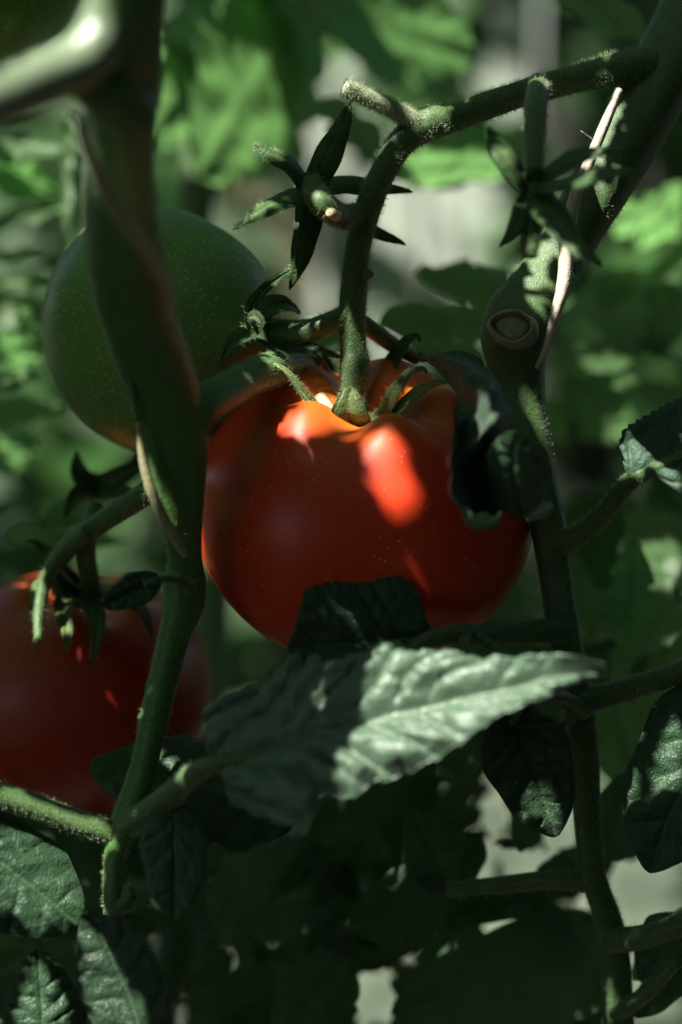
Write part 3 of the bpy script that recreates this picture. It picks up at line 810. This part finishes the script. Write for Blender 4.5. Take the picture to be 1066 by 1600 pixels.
cv = np.array([catmull(tmp[:, j], 90) for j in range(33)]).transpose(1, 0, 2)
cn = nrm(np.cross(np.gradient(cv, axis=0), np.gradient(cv, axis=1)))
uu = np.linspace(0, 1, 90)[:, None]; vv_ = np.abs(np.linspace(-1, 1, 33))[None, :]
ph = (uu - vv_ * .12) * 7
cv = cv - cn * (.0010 * np.abs(np.sin(np.pi * ph)) * np.clip(vv_ * 4, 0, 1) * np.clip(5 * (1 - vv_), 0, 1))[..., None]
fr = ph - np.round(ph)
CL = sheet('leaf', cv + cn * (.0005 * wob(cv.reshape(-1, 3), 130) + .0003 * wob(cv.reshape(-1, 3) + 2, 300)).reshape(90, 33, 1), np.maximum(np.exp(-(fr / .06) ** 2) * .5 * (1 - vv_), np.exp(-(vv_ / .06) ** 2) * .9), [M['leaf_under'], M['leaf_under']], PR, .0003)
leaf(PR, (822, 806, -36), (808, 676, -54), 92, (-.3, .15, .95), name='leaf', kind='round', nu=60, nv=31, thick=.0003, mat=('leaf_under', 'leaf'), seed=18, veins=4, bul=.0008, curl=-.35, bend=.06, sidebend=.05)
tube('leaf_stalk', [(856, 790, 0, 24), (842, 800, -14, 16), (824, 804, -36, 8)], M['stem'], PR, hair=3)
# drop of water under the stalk
m, nt, b = new_mat('water')
b.inputs['Base Color'].default_value = (1, 1, 1, 1); b.inputs['Transmission Weight'].default_value = 1; b.inputs['IOR'].default_value = 1.33; b.inputs['Roughness'].default_value = 0
M['water'] = m
dc = P(698, 199, -11); dr = px2m(5.5, -11)
th = np.linspace(0, 2 * np.pi, 16, endpoint=False)
dv_ = [[dc + np.array([math.sin(f) * math.cos(t) * dr, math.sin(f) * math.sin(t) * dr, dr * (math.cos(f) * 1.1 + .15 * max(0, math.cos(f)) ** 3)]) for t in th] for f in np.linspace(0.02, math.pi - .02, 12)]
tag(mesh_obj('water_drop', np.array(dv_).reshape(-1, 3), grid_faces(12, 16, closed=True, flip=False), M['water']), 'tiny clear water drop clinging under the sunlit bend of the fruit stalk', 'water drop')

# ================================================================== plants behind
def bgplant(label, x, y, pts):
    t = thing('tomato_plant', label, 'plant', (x, y, 0), 'tomato plants')
    return t
pA = P(380, 900, 260)
PA = bgplant('blurred tomato plant with bright sunlit leaves behind the hanging stalks at the top', pA[0], pA[1], None)
tube('main_stem', [(300, -600, 250, 60), (330, 0, 250, 56), (300, 450, 255, 56), (330, 900, 260, 60), (285, 1450, 200, 74), (240, 1620, 190, 76), (230, 2300, 230, 80), (230, 3300, 260, 80)], M['stem'], PA)
pB = P(1150, 900, 260)
PB = bgplant('blurred leafy tomato plant behind the scarred stem at the right edge', pB[0], pB[1], None)
tube('main_stem', [(1150, -300, 250, 60), (1130, 400, 250, 60), (1150, 1200, 250, 60), (1150, 2200, 260, 64), (1150, 3300, 280, 70)], M['stem'], PB)
pC = P(-80, 900, 230)
PC = bgplant('blurred tomato plant with curling pale stalks at the left edge', pC[0], pC[1], None)
tube('main_stem', [(-60, -200, 230, 60), (-70, 500, 230, 60), (-80, 1400, 230, 60), (-80, 2400, 240, 64), (-80, 3400, 260, 70)], M['stem'], PC)
FAR = ('leaf_far',)
sd_ = [100]
def bl(par, base, tip, wd, facing=(0, .4, 1), lobes=4, ldepth=.35, mat=FAR, stalk=None, **kw):
    sd_[0] += 1
    o = leaf(par, base, tip, wd, facing, mat=mat, name='leaf', lobes=lobes, ldepth=ldepth, nu=40, nv=17, seed=sd_[0], veins=5, bul=.0005, wave=kw.pop('wave', .08), curl=kw.pop('curl', -.1), rough=.0007, **kw)
    return o
# top
bl(PA, (480, 20, 190), (310, 275, 170), 230, (-.15, -.86, .5), wave=.02, curl=-.02)
bl(PA, (455, 70, 195), (225, 60, 185), 130, (-.15, -.86, .5), wave=.02, curl=-.02)
bl(PA, (330, 90, 200), (215, 230, 195), 120, (-.15, -.86, .5), wave=.02, curl=-.02)
bl(PA, (500, 0, 200), (742, 75, 180), 165, (-.15, -.86, .5), lobes=3, ldepth=.15, wave=.02, curl=-.02)
bl(PA, (560, -60, 190), (320, -20, 180), 110, (0, .5, .9))
bl(PA, (880, -40, 90), (1010, 70, 60), 90, (0, .6, .8), lobes=0)
bl(PA, (510, 150, 120), (600, 255, 90), 80, (0, .7, .6), lobes=2)
bl(PA, (800, 250, 150), (590, 260, 140), 85, (-.15, -.86, .5), lobes=3, ldepth=.3, wave=.02)
# middle behind the red tomato
bl(PA, (700, 500, 60), (595, 505, 50), 80, (0, .6, .8), lobes=0)
bl(PA, (850, 470, 110), (650, 425, 100), 95, (0, .6, .7), lobes=3)
bl(PA, (820, 520, 90), (660, 490, 85), 80, (0, .6, .7), lobes=2)
bl(PA, (760, 560, 80), (640, 540, 70), 60, (0, .6, .7), lobes=2)
bl(PA, (420, 560, 90), (540, 520, 80), 70, (0, .6, .7), lobes=2)
# left
for bse, tp, wd, fc in [((-60, 250, 150), (110, 300, 140), 80, (-.15, -.86, .5)), ((-40, 215, 150), (100, 240, 140), 46, (0, .7, .6)), ((-40, 350, 160), (105, 320, 140), 70, (0, .8, .6)),
                        ((110, 170, 130), (112, 390, 120), 40, (-.5, .2, .8)), ((-40, 400, 150), (60, 395, 140), 40, (0, .8, .5)), ((-20, 440, 140), (90, 445, 130), 36, (0, .8, .5)),
                        ((-60, 560, 150), (70, 530, 130), 90, (-.15, -.86, .5)), ((-40, 640, 140), (110, 640, 130), 60, (0, .7, .6)), ((-60, 720, 160), (60, 690, 150), 100, (-.15, -.86, .5)),
                        ((60, 520, 120), (20, 470, 110), 60, (.3, .5, .8)), ((-30, 600, 120), (60, 590, 110), 60, (0, .7, .5)), ((220, 720, 120), (60, 830, 100), 70, (0, .8, .5)), ((10, 830, 110), (200, 845, 100), 40, (0, .8, .5)),
                        ((-20, 480, 220), (70, 500, 210), 110, (-.3, .4, .9))]:
    bl(PC, bse, tp, wd, fc, lobes=3 if wd > 50 else 0)
# right
for bse, tp, wd, fc in [((1090, 350, 180), (950, 330, 170), 90, (-.15, -.86, .5)), ((1080, 300, 160), (980, 390, 150), 60, (-.15, -.86, .5)), ((1080, 370, 170), (1010, 470, 150), 60, (-.3, .7, .6)),
                        ((920, 500, 160), (1060, 460, 150), 90, (0, .7, .5)), ((870, 500, 180), (960, 440, 170), 60, (0, .7, .5)), ((860, 560, 150), (1040, 540, 140), 60, (0, .8, .5)),
                        ((1040, 690, 220), (880, 570, 200), 120, (-.15, -.86, .5)), ((900, 560, 200), (960, 690, 190), 100, (-.15, -.86, .5)), ((880, 640, 200), (800, 680, 190), 90, (0, .5, .8)), ((1080, 560, 150), (990, 540, 140), 50, (0, .8, .4)),
                        ((1090, 430, 150), (1020, 560, 140), 60, (-.2, .7, .6)), ((1000, 420, 170), (930, 470, 160), 60, (0, .7, .6)), ((1080, 620, 140), (960, 600, 130), 60, (0, .7, .5)),
                        ((1090, 820, 110), (900, 880, 100), 110, (0, .6, .7)), ((980, 1010, 60), (992, 842, 50), 85, (.1, .2, 1)), ((1090, 880, 90), (960, 1080, 80), 130, (-.2, .5, .8)), ((870, 860, 70), (930, 1000, 60), 70, (0, .5, .8)),
                        ((1100, 990, 50), (1000, 1160, 40), 110, (-.2, .5, .8)), ((1080, 860, 180), (1000, 850, 170), 90, (-.15, -.86, .5)), ((960, 1090, 60), (1010, 1290, 50), 110, (0, .5, .8)),
                        ((780, 960, 60), (880, 1010, 50), 50, (0, .7, .6)), ((1100, 1430, 30), (990, 1530, 20), 90, (0, .5, .8))]:
    bl(PB, bse, tp, wd, fc, lobes=3 if wd > 70 else 0)

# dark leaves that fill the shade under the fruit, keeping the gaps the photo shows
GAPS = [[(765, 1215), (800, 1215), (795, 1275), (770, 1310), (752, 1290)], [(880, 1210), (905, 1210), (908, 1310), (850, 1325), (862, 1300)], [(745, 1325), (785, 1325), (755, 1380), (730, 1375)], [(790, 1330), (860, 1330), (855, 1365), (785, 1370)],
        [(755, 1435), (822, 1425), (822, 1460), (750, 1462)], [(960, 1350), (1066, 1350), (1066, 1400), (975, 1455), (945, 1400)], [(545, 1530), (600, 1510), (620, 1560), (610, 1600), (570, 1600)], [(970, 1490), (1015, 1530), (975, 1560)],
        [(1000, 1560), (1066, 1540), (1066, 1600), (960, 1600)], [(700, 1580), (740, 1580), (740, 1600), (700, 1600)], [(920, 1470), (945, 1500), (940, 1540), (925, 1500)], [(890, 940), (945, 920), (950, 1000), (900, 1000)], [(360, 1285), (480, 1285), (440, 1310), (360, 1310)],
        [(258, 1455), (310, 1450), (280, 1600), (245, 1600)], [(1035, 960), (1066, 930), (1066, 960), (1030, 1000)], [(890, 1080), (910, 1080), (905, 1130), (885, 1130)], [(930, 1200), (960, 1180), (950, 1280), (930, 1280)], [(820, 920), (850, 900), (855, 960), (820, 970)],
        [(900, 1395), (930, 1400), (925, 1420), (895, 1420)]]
def inpoly(px, py, poly):
    px = np.asarray(px, float); py = np.asarray(py, float)
    r = np.zeros(px.shape, bool)
    n = len(poly); j = n - 1
    for i in range(n):
        xi, yi = poly[i]; xj, yj = poly[j]
        c_ = ((yi > py) != (yj > py)) & (px < (xj - xi) * (py - yi) / ((yj - yi) if abs(yj - yi) > 1e-12 else 1e-12) + xi)
        r ^= c_
        j = i
    return r
gp = []
for g in GAPS:
    a_ = np.array(g); x0, y0 = a_.min(0); x1, y1 = a_.max(0)
    gx_, gy_ = np.meshgrid(np.arange(x0, x1 + 1, 8), np.arange(y0, y1 + 1, 8))
    k_ = inpoly(gx_.ravel(), gy_.ravel(), g)
    gp.append(np.stack([gx_.ravel()[k_], gy_.ravel()[k_]], 1))
gp = np.concatenate(gp)
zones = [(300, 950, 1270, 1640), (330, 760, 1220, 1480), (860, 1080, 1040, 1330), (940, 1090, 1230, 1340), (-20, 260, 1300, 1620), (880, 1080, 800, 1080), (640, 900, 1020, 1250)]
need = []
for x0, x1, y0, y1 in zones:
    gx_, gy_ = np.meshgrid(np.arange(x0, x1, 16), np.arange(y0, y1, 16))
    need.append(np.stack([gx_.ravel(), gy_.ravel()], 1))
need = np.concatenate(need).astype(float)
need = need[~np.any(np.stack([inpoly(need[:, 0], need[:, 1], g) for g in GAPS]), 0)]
rs = np.random.default_rng(21)
cov = np.zeros(len(need), bool); placed = 0
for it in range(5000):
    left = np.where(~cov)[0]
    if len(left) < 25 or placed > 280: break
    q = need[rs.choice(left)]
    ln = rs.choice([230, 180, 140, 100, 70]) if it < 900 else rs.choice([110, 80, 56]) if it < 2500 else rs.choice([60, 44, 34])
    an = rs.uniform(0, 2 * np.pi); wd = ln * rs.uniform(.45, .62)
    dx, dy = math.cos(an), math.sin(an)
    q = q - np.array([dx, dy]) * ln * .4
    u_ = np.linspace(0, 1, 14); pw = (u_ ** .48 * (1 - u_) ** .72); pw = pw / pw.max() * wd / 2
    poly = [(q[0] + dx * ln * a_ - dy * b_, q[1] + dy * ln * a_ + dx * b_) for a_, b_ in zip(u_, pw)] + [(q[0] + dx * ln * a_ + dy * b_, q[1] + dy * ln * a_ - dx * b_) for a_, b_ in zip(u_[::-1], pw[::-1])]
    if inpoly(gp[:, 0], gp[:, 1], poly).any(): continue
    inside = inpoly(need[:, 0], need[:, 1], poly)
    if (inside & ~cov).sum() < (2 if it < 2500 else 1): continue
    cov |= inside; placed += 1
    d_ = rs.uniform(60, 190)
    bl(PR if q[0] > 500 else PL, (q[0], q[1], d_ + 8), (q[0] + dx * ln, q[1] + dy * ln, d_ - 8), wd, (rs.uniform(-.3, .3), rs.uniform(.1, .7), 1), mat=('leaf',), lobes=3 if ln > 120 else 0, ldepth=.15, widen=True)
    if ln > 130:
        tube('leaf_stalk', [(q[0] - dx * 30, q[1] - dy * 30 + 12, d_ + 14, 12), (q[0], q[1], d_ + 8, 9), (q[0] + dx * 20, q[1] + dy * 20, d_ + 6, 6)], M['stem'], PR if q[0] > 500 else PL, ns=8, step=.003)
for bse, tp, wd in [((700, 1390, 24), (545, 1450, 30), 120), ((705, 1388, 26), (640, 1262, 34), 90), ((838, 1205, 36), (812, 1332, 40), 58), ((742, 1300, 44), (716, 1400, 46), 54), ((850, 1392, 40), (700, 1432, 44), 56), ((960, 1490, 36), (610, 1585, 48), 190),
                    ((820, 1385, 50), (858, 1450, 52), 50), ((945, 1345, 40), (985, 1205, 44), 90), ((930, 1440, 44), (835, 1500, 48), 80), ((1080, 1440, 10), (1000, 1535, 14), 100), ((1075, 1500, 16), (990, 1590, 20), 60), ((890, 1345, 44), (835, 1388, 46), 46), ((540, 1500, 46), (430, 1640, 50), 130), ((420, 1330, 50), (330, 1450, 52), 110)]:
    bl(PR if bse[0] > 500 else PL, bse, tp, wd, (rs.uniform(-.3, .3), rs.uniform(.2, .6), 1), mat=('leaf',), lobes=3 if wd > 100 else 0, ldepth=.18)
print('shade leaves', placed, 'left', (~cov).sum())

# ================================================================== unseen leaves added overhead, placed to cast the dappled shade
LIT = [  # photo polygons that the sun reaches
    [(95, 66), (140, 0), (185, 0), (175, 90), (130, 110)], [(738, 800), (780, 795), (776, 818), (745, 824)],
    
    [(497, 1092), (560, 1045), (625, 1012), (700, 1014), (930, 1038), (800, 1130), (690, 1182), (640, 1202), (600, 1216), (572, 1246), (546, 1246), (518, 1150)],
    [(396, 694), (432, 660), (470, 650), (520, 652), (545, 668), (500, 669), (440, 674)], [(566, 682), (612, 674), (648, 770), (630, 820), (606, 785)],
    [(636, 180), (662, 168), (702, 166), (704, 194), (660, 200)], [(535, 128), (556, 126), (596, 150), (590, 168), (545, 150)],
    [(-20, 200), (-20, 120), (90, 66), (150, 60), (165, 100), (110, 150)], [(100, 180), (130, 190), (200, 320), (265, 420), (268, 500), (240, 450), (160, 320)], [(216, 690), (232, 720), (290, 850), (280, 860), (226, 770)],
    [(822, 450), (846, 380), (868, 372), (850, 440)], [(938, 220), (970, 145), (980, 150), (940, 240), (905, 320), (893, 320)], [(872, 400), (900, 400), (885, 500), (866, 520)], [(820, 458), (850, 470), (850, 500)],
    [(738, 650), (775, 640), (792, 668), (765, 690)], [(718, 580), (735, 585), (725, 595)], [(728, 625), (755, 630), (750, 645)], [(785, 690), (808, 680), (805, 705), (782, 720)],
    [(964, 690), (975, 668), (1000, 668), (1040, 700), (1000, 735), (980, 735)], [(1025, 735), (1066, 715), (1066, 772)],
    [(790, 1210), (830, 1180), (860, 1230), (880, 1290), (866, 1306), (820, 1250)], [(0, 1290), (50, 1288), (105, 1318), (135, 1350), (138, 1390), (112, 1436), (60, 1444), (0, 1415)],
    [(130, 1440), (160, 1470), (200, 1540), (230, 1600), (150, 1600), (128, 1500)], [(1066, 1130), (1040, 1160), (1020, 1230), (1066, 1220)], [(58, 1490), (75, 1520), (110, 1600), (20, 1600)],
    [(410, 232), (440, 238), (436, 246)], [(380, 342), (430, 312), (432, 318), (386, 348)], [(500, 300), (530, 325), (520, 345), (500, 330)], [(495, 490), (520, 485), (525, 510), (500, 525)], [(540, 480), (548, 480), (545, 640), (535, 620)],
    [(0, 1232), (170, 1290), (165, 1308), (0, 1262)], [(56, 900), (66, 900), (66, 1000), (56, 1000)], [(262, 1186), (276, 1186), (290, 1215), (265, 1215)], [(536, 610), (560, 610), (565, 668), (535, 668)], [(500, 620), (525, 625), (525, 645), (505, 645)],
    [(420, 560), (440, 565), (520, 655), (500, 660)], [(385, 480), (412, 500), (405, 520), (390, 515)], [(415, 445), (440, 430), (465, 405), (468, 415), (440, 445)],
    [(728, 1000), (740, 1000), (740, 1025), (728, 1025)], [(640, 990), (700, 985), (700, 1000), (640, 1020)],
    # behind
    [(240, 100), (470, 90), (450, 210), (330, 290), (240, 230)], [(530, 10), (740, 20), (730, 110), (560, 95)], [(640, 240), (800, 235), (800, 280), (650, 285)], [(0, 220), (120, 210), (110, 360), (0, 340)], [(0, 500), (46, 515), (46, 590), (0, 600)], [(0, 670), (60, 670), (40, 720), (0, 740)],
    [(0, 420), (48, 430), (44, 500), (0, 510)], [(940, 300), (1066, 300), (1066, 400), (950, 400)], [(880, 560), (990, 560), (990, 690), (920, 690)], [(1010, 390), (1066, 370), (1066, 460), (1020, 470)], [(820, 620), (860, 640), (840, 680)], [(1000, 850), (1066, 840), (1066, 920), (1000, 900)], [(990, 520), (1066, 540), (1060, 560), (1000, 550)]]
TOPL = [k for k, g in enumerate(LIT) if g[0] in ((240, 100), (530, 10), (640, 240))]
bpy.context.view_layer.update()
allv, allf, off = [], [], 0
for o in list(scene.objects):
    if o.type != 'MESH' or 'hair' in o.name or o.name.startswith(('ground', 'board', 'rail')): continue
    me = o.data
    k_ = len(me.vertices)
    a_ = np.empty(k_ * 3, np.float32); me.vertices.foreach_get('co', a_)
    allv += a_.reshape(-1, 3).tolist()
    allf += [[i + off for i in p.vertices] for p in me.polygons]
    off += k_
bvh = BVHTree.FromPolygons(allv, allf)
def cast(px, py):
    q = P(px, py, 0); d_ = Vector(q - CAM).normalized()
    h = bvh.ray_cast(Vector(CAM), d_)
    return None if h[0] is None else np.array(h[0])
su = nrm(np.cross([0, 0, 1.0], SUN)); sv = np.cross(SUN, su)
lit, shade = [], []
blocked = tot = 0
for i_, g in enumerate(LIT):
    a_ = np.array(g); x0, y0 = np.maximum(a_.min(0), -30); x1, y1 = np.minimum(a_.max(0), 1620)
    gx_, gy_ = np.meshgrid(np.arange(x0, x1 + 1, 7), np.arange(y0, y1 + 1, 7))
    k_ = inpoly(gx_.ravel(), gy_.ravel(), g)
    bb = tt_ = 0
    for x, y in zip(gx_.ravel()[k_], gy_.ravel()[k_]):
        h = cast(x, y)
        if h is None: continue
        tt_ += 1
        bk = bvh.ray_cast(Vector(h + SUN * .002), Vector(SUN))[0] is not None
        bb += bk
        if not bk: lit.append([h @ su, h @ sv, 1.0 if (h - CAM) @ FWD < D + .08 or i_ in TOPL else 0.0])
    if tt_ and bb / tt_ > .4: print('lit region', i_, g[0], 'self-shaded', bb, '/', tt_)
gx_, gy_ = np.meshgrid(np.arange(-60, 1130, 11), np.arange(-60, 1680, 11))
gx_, gy_ = gx_.ravel(), gy_.ravel()
k_ = np.zeros(len(gx_), bool)
for g in LIT: k_ |= inpoly(gx_, gy_, g)
for x, y in zip(gx_[~k_], gy_[~k_]):
    h = cast(x, y)
    if h is None: continue
    if bvh.ray_cast(Vector(h + SUN * .002), Vector(SUN))[0] is not None: continue
    shade.append(h)
for x in range(860, 946, 6):
    for dy in (-6, 0, 7):
        h = P(x, 1052 - (x - 860) * .16 + dy, -64)
        lit.append([h @ su, h @ sv, 1.0])
for x, y in gp[::2]:
    r_ = nrm(P(x, y, 0) - CAM)
    h = CAM + r_ * ((CAM[2] - .012) / -r_[2])
    if h[1] < 1.5: lit.append([h @ su, h @ sv, 1.0])
litw = np.array(lit)[:, 2]; lit = np.array(lit)[:, :2]; shade = np.array(shade); sh2 = np.stack([shade @ su, shade @ sv], 1)
# three leaf shapes, shared by all leaves overhead; unit length along x, normal z
protos = []
for k in range(3):
    nu, nv = 26, 11
    u_ = np.linspace(0, 1, nu)
    mid = np.stack([u_, 0 * u_, -.12 * u_ ** 2], 1)
    lb = (0, 3, 4)[k]
    wl = .30 * prof(nu, 'ovate', lb, .3, seed=k); wr = .30 * prof(nu, 'ovate', lb, .3, seed=k + 5)
    v, vein, n = leaf_grid(mid, wl, wr, (0, 0, 1), nu, nv, bul=.02, mrib=.012, curl=-.15, wave=.08, seed=k, rough=.0)
    o = mesh_obj('leaf', v.reshape(-1, 3), grid_faces(nu, nv), M['leaf_over'], None, attr={'vein': vein.ravel()})
    outline = np.concatenate([v[:, 0], v[::-1, -1]])
    protos.append((o.data, outline))
    bpy.data.objects.remove(o)
FRUIT = P(570, 812, 15)
covd = np.zeros(len(sh2), bool); n_over = 0
rs = np.random.default_rng(5)
def in_view(p, mx=40):
    q = p - CAM; z = q @ FWD
    z = np.maximum(z, 1e-3)
    x = (q @ RIGHT) / z * FPX + 533; y = -(q @ UP) / z * FPX + 800
    return ((x > -mx) & (x < 1066 + mx) & (y > -mx) & (y < 1600 + mx) & (q @ FWD > 0)).any()
MAXL = 700
NIT = 22000
for it in range(NIT):
    left = np.where(~covd)[0]
    if len(left) < 30 or n_over >= MAXL: break
    i_ = rs.choice(left)
    fr_ = it / NIT
    ln = rs.uniform(.05, .09) if fr_ < .12 else rs.uniform(.024, .05) if fr_ < .25 else rs.uniform(.009, .026) if fr_ < .6 else rs.uniform(.005, .013)
    k = rs.integers(3)
    on_fruit = np.linalg.norm(shade[i_] - FRUIT) < .05
    t = .48 if on_fruit else .17
    while t < .9:
        c = shade[i_] + SUN * (t + rs.uniform(0, .05))
        if not in_view(c[None] + np.array([[0, 0, -.05], [.05, 0, -.04], [-.05, 0, -.04]]), 60): break
        t += .04
    if np.linalg.norm(c - CAM) < .14: continue
    nz = nrm(SUN + rs.normal(size=3) * .35)
    ax = nrm(np.cross(nz, rs.normal(size=3))); ay = np.cross(nz, ax)
    R3 = np.stack([ax, ay, nz], 1) * ln
    org = c - R3 @ np.array([rs.uniform(.2, .7), rs.uniform(-.1, .1), -.05])
    wv = protos[k][1] @ R3.T + org
    if in_view(wv, 25): continue
    poly = np.stack([wv @ su, wv @ sv], 1)
    mn, mxx = poly.min(0), poly.max(0)
    ci = np.where(((lit > mn) & (lit < mxx)).all(1))[0]
    if len(ci):
        ci = ci[inpoly(lit[ci, 0], lit[ci, 1], poly.tolist())]
        if (litw[ci] > .5).any(): continue
    kk = np.where(((sh2 > mn) & (sh2 < mxx)).all(1))[0]
    ins = kk[inpoly(sh2[kk, 0], sh2[kk, 1], poly.tolist())]
    if (~covd[ins]).sum() < (3 if fr_ < .5 else 1): continue
    if len(ci) and len(ci) > .5 * (~covd[ins]).sum(): continue
    covd[ins] = True; n_over += 1
    o = bpy.data.objects.new('leaf', protos[k][0])
    COL.objects.link(o)
    m4 = Matrix([[*R3[0], org[0]], [*R3[1], org[1]], [*R3[2], org[2]], [0, 0, 0, 1]])
    par = (PL, PR, PA, PB, PC)[n_over % 5]  # added leaves float without stalks, shared out among the plants in turn
    o.parent = par
    o.matrix_parent_inverse = Matrix.Translation(-Vector(WORLD[par.name]))
    o.matrix_basis = m4
print('overhead leaves', n_over, 'uncovered', (~covd).sum(), 'of', len(covd))

# ================================================================== unseen leaf crown and leaf screen added round the bed, blocking skylight
leaf_mat('leaf_mid', (.035, .085, .028), (.055, .12, .04), (.08, .14, .05), (.10, .25, .07), .32, rough=.45)
leaf_mat('leaf_hedge', (.030, .066, .026), (.045, .095, .036), (.05, .1, .04), (.10, .24, .05), .30, rough=.5, sheen=.0)
def leaf_mass(name, pts, size, parent, mat, rs):
    n = len(pts)
    a_ = nrm(rs.normal(size=(n, 3))); c_ = nrm(np.cross(a_, rs.normal(size=(n, 3)))); k_ = np.cross(a_, c_)
    sz = size * rs.uniform(.6, 1.2, n)[:, None]
    sh = [(-.5, 0, 0), (-.2, .24, .04), (.2, .2, .04), (.5, 0, -.06), (.2, -.2, .04), (-.2, -.24, .04), (0, 0, 0)]
    v = np.stack([pts + (a_ * x + c_ * y + k_ * z) * sz for x, y, z in sh], 1).reshape(-1, 3)
    f = np.concatenate([np.array([[6, i, (i + 1) % 6]]) + np.arange(n)[:, None] * 7 for i in range(6)])
    return tag(mesh_obj(name, v, f, mat, parent), kind='stuff')
# blurred shrubs before the fence
def shrub(label, x0, x1, pts_px, n, keep):
    r_ = np.random.default_rng(int(x0) + 5000)
    px = r_.uniform(x0, x1, n * 3); py = r_.uniform(-120, 1250, n * 3); dd = r_.uniform(900, 1520, n * 3)
    k_ = ~np.any(np.stack([inpoly(px, py, g) for g in keep]), 0)
    px, py, dd = px[k_][:n], py[k_][:n], dd[k_][:n]
    pp = np.array([P(a_, b_, c_) for a_, b_, c_ in zip(px, py, dd)])
    pp = pp[(pp[:, 2] > .02) & (pp[:, 1] < 1.54)]
    q_ = np.stack([pp @ su, pp @ sv], 1)
    for c_, rad in (((.25, 1.05, 0), .16), ((.02, .86, 0), .10), ((.17, 1.24, 0), .10), ((.15, 1.05, 0), .1)):
        c_ = np.array(c_)
        ok = np.linalg.norm(q_ - np.array([c_ @ su, c_ @ sv]), axis=1) > rad
        pp, q_ = pp[ok], q_[ok]
    t = thing('shrub', label, 'shrub', (pp[:, 0].mean(), pp[:, 1].mean(), 0), 'blurred shrubs before the fence')
    leaf_mass('foliage', pp, .12, t, M['leaf_mid'], r_)
    c_ = pp.mean(0)
    for a_ in range(4):
        q_ = pp[r_.integers(len(pp))]
        tube('stem', [(c_[0] + .02 * a_, c_[1], 0, .008), (c_[0] * .6 + q_[0] * .4, c_[1] * .6 + q_[1] * .4, q_[2] * .5, .006), (q_[0], q_[1], q_[2], .003)], M['stem'], t, wpts=True, step=.02, ns=8)
PALE = [[(450, 200), (800, 230), (820, 520), (430, 520)], [(740, 0), (900, 0), (880, 200), (740, 230)], [(860, 680), (1000, 660), (1000, 820), (860, 830)], [(930, 1180), (1100, 1180), (1100, 1700), (700, 1700), (700, 1180)], [(-40, 430), (70, 440), (60, 500), (-40, 500)]]
shrub('blurred leafy green shrub before the fence behind the left stem', -160, 520, None, 330, PALE)
shrub('blurred leafy green shrub before the fence behind the right stem', 560, 1230, None, 300, PALE)
rs = np.random.default_rng(3)
def rnd_dir(n):
    v = nrm(rs.normal(size=(n, 3)))
    return v
N_TREE, N_HEDGE = 14500, 11500
CEN = np.array([0, -.05, .45])
d_ = rnd_dir(N_TREE * 3)
el = np.degrees(np.arcsin(d_[:, 2])); az = np.degrees(np.arctan2(d_[:, 0], d_[:, 1]))     # az 0 = behind the plants
lim = np.where(np.abs(az) < 60, 34, 24)
d_ = d_[el > lim][:N_TREE]
p = CEN + d_ * (1.5 + .9 * rs.uniform(size=(len(d_), 1)) ** .8) * np.array([1.25, 1.25, 1.0])
def sun_clear(p, lo=.0):
    """leaves that would shade the sunlit patch of the bed, the fence or the soil behind are left out"""
    q = np.stack([p @ su, p @ sv], 1)
    keep = np.ones(len(p), bool)
    for c_, r_ in [((0, 0, .55), .42), ((-.05, .2, .5), .28), ((.06, 1.6, .45), .25), ((-.02, 1.6, .30), .14), ((.28, 1.6, .28), .12), ((.25, 1.07, 0), .3), ((.02, .9, 0), .15), ((.17, 1.26, 0), .13), ((-.35, 1.6, .45), .2), ((.5, 1.6, .55), .12), ((-.25, 1.2, .45), .22)]:
        c_ = np.array(c_)
        keep &= np.linalg.norm(q - np.array([c_ @ su, c_ @ sv]), axis=1) > r_
    return keep
p = p[sun_clear(p)]
added_tree = thing('shade_tree', 'dense dark tree leaning over the bed and shading it from above', 'tree', (1.7, -1.5, 0))  # added out of view; its crown cuts the light from the sky
leaf_mass('crown', p, .15, added_tree, M['leaf_hedge'], rs)
stem_mat('bark', (.05, .04, .03), (.09, .07, .05), (.04, .03, .02), rough=.9, sheen=0)
tube('trunk', [(1.7, -1.5, -.05, .09), (1.68, -1.48, .6, .075), (1.6, -1.4, 1.3, .06), (1.3, -1.1, 1.9, .045), (.8, -.6, 2.25, .03)], M['bark'], added_tree, wpts=True, step=.03, bump=.08)
az = rs.uniform(52, 308, N_HEDGE)
az = np.radians(az[(az < 210) | (az > 234)]); N_HEDGE = len(az)       # gap left open so low sky light fills the fruit from the front
rr_ = 1.35 + .5 * rs.uniform(size=N_HEDGE)
p = np.stack([np.sin(az) * rr_ * 1.15, np.cos(az) * rr_, rs.uniform(0.02, 1.35, N_HEDGE)], 1)
p = p[sun_clear(p)]
added_hedge = thing('hedge', 'dark leafy hedge closing the bed behind the viewer and at both sides', 'hedge', (0, -1.4, 0))  # added out of view; shuts off the low sky around the bed
leaf_mass('foliage', p, .14, added_hedge, M['leaf_hedge'], rs)
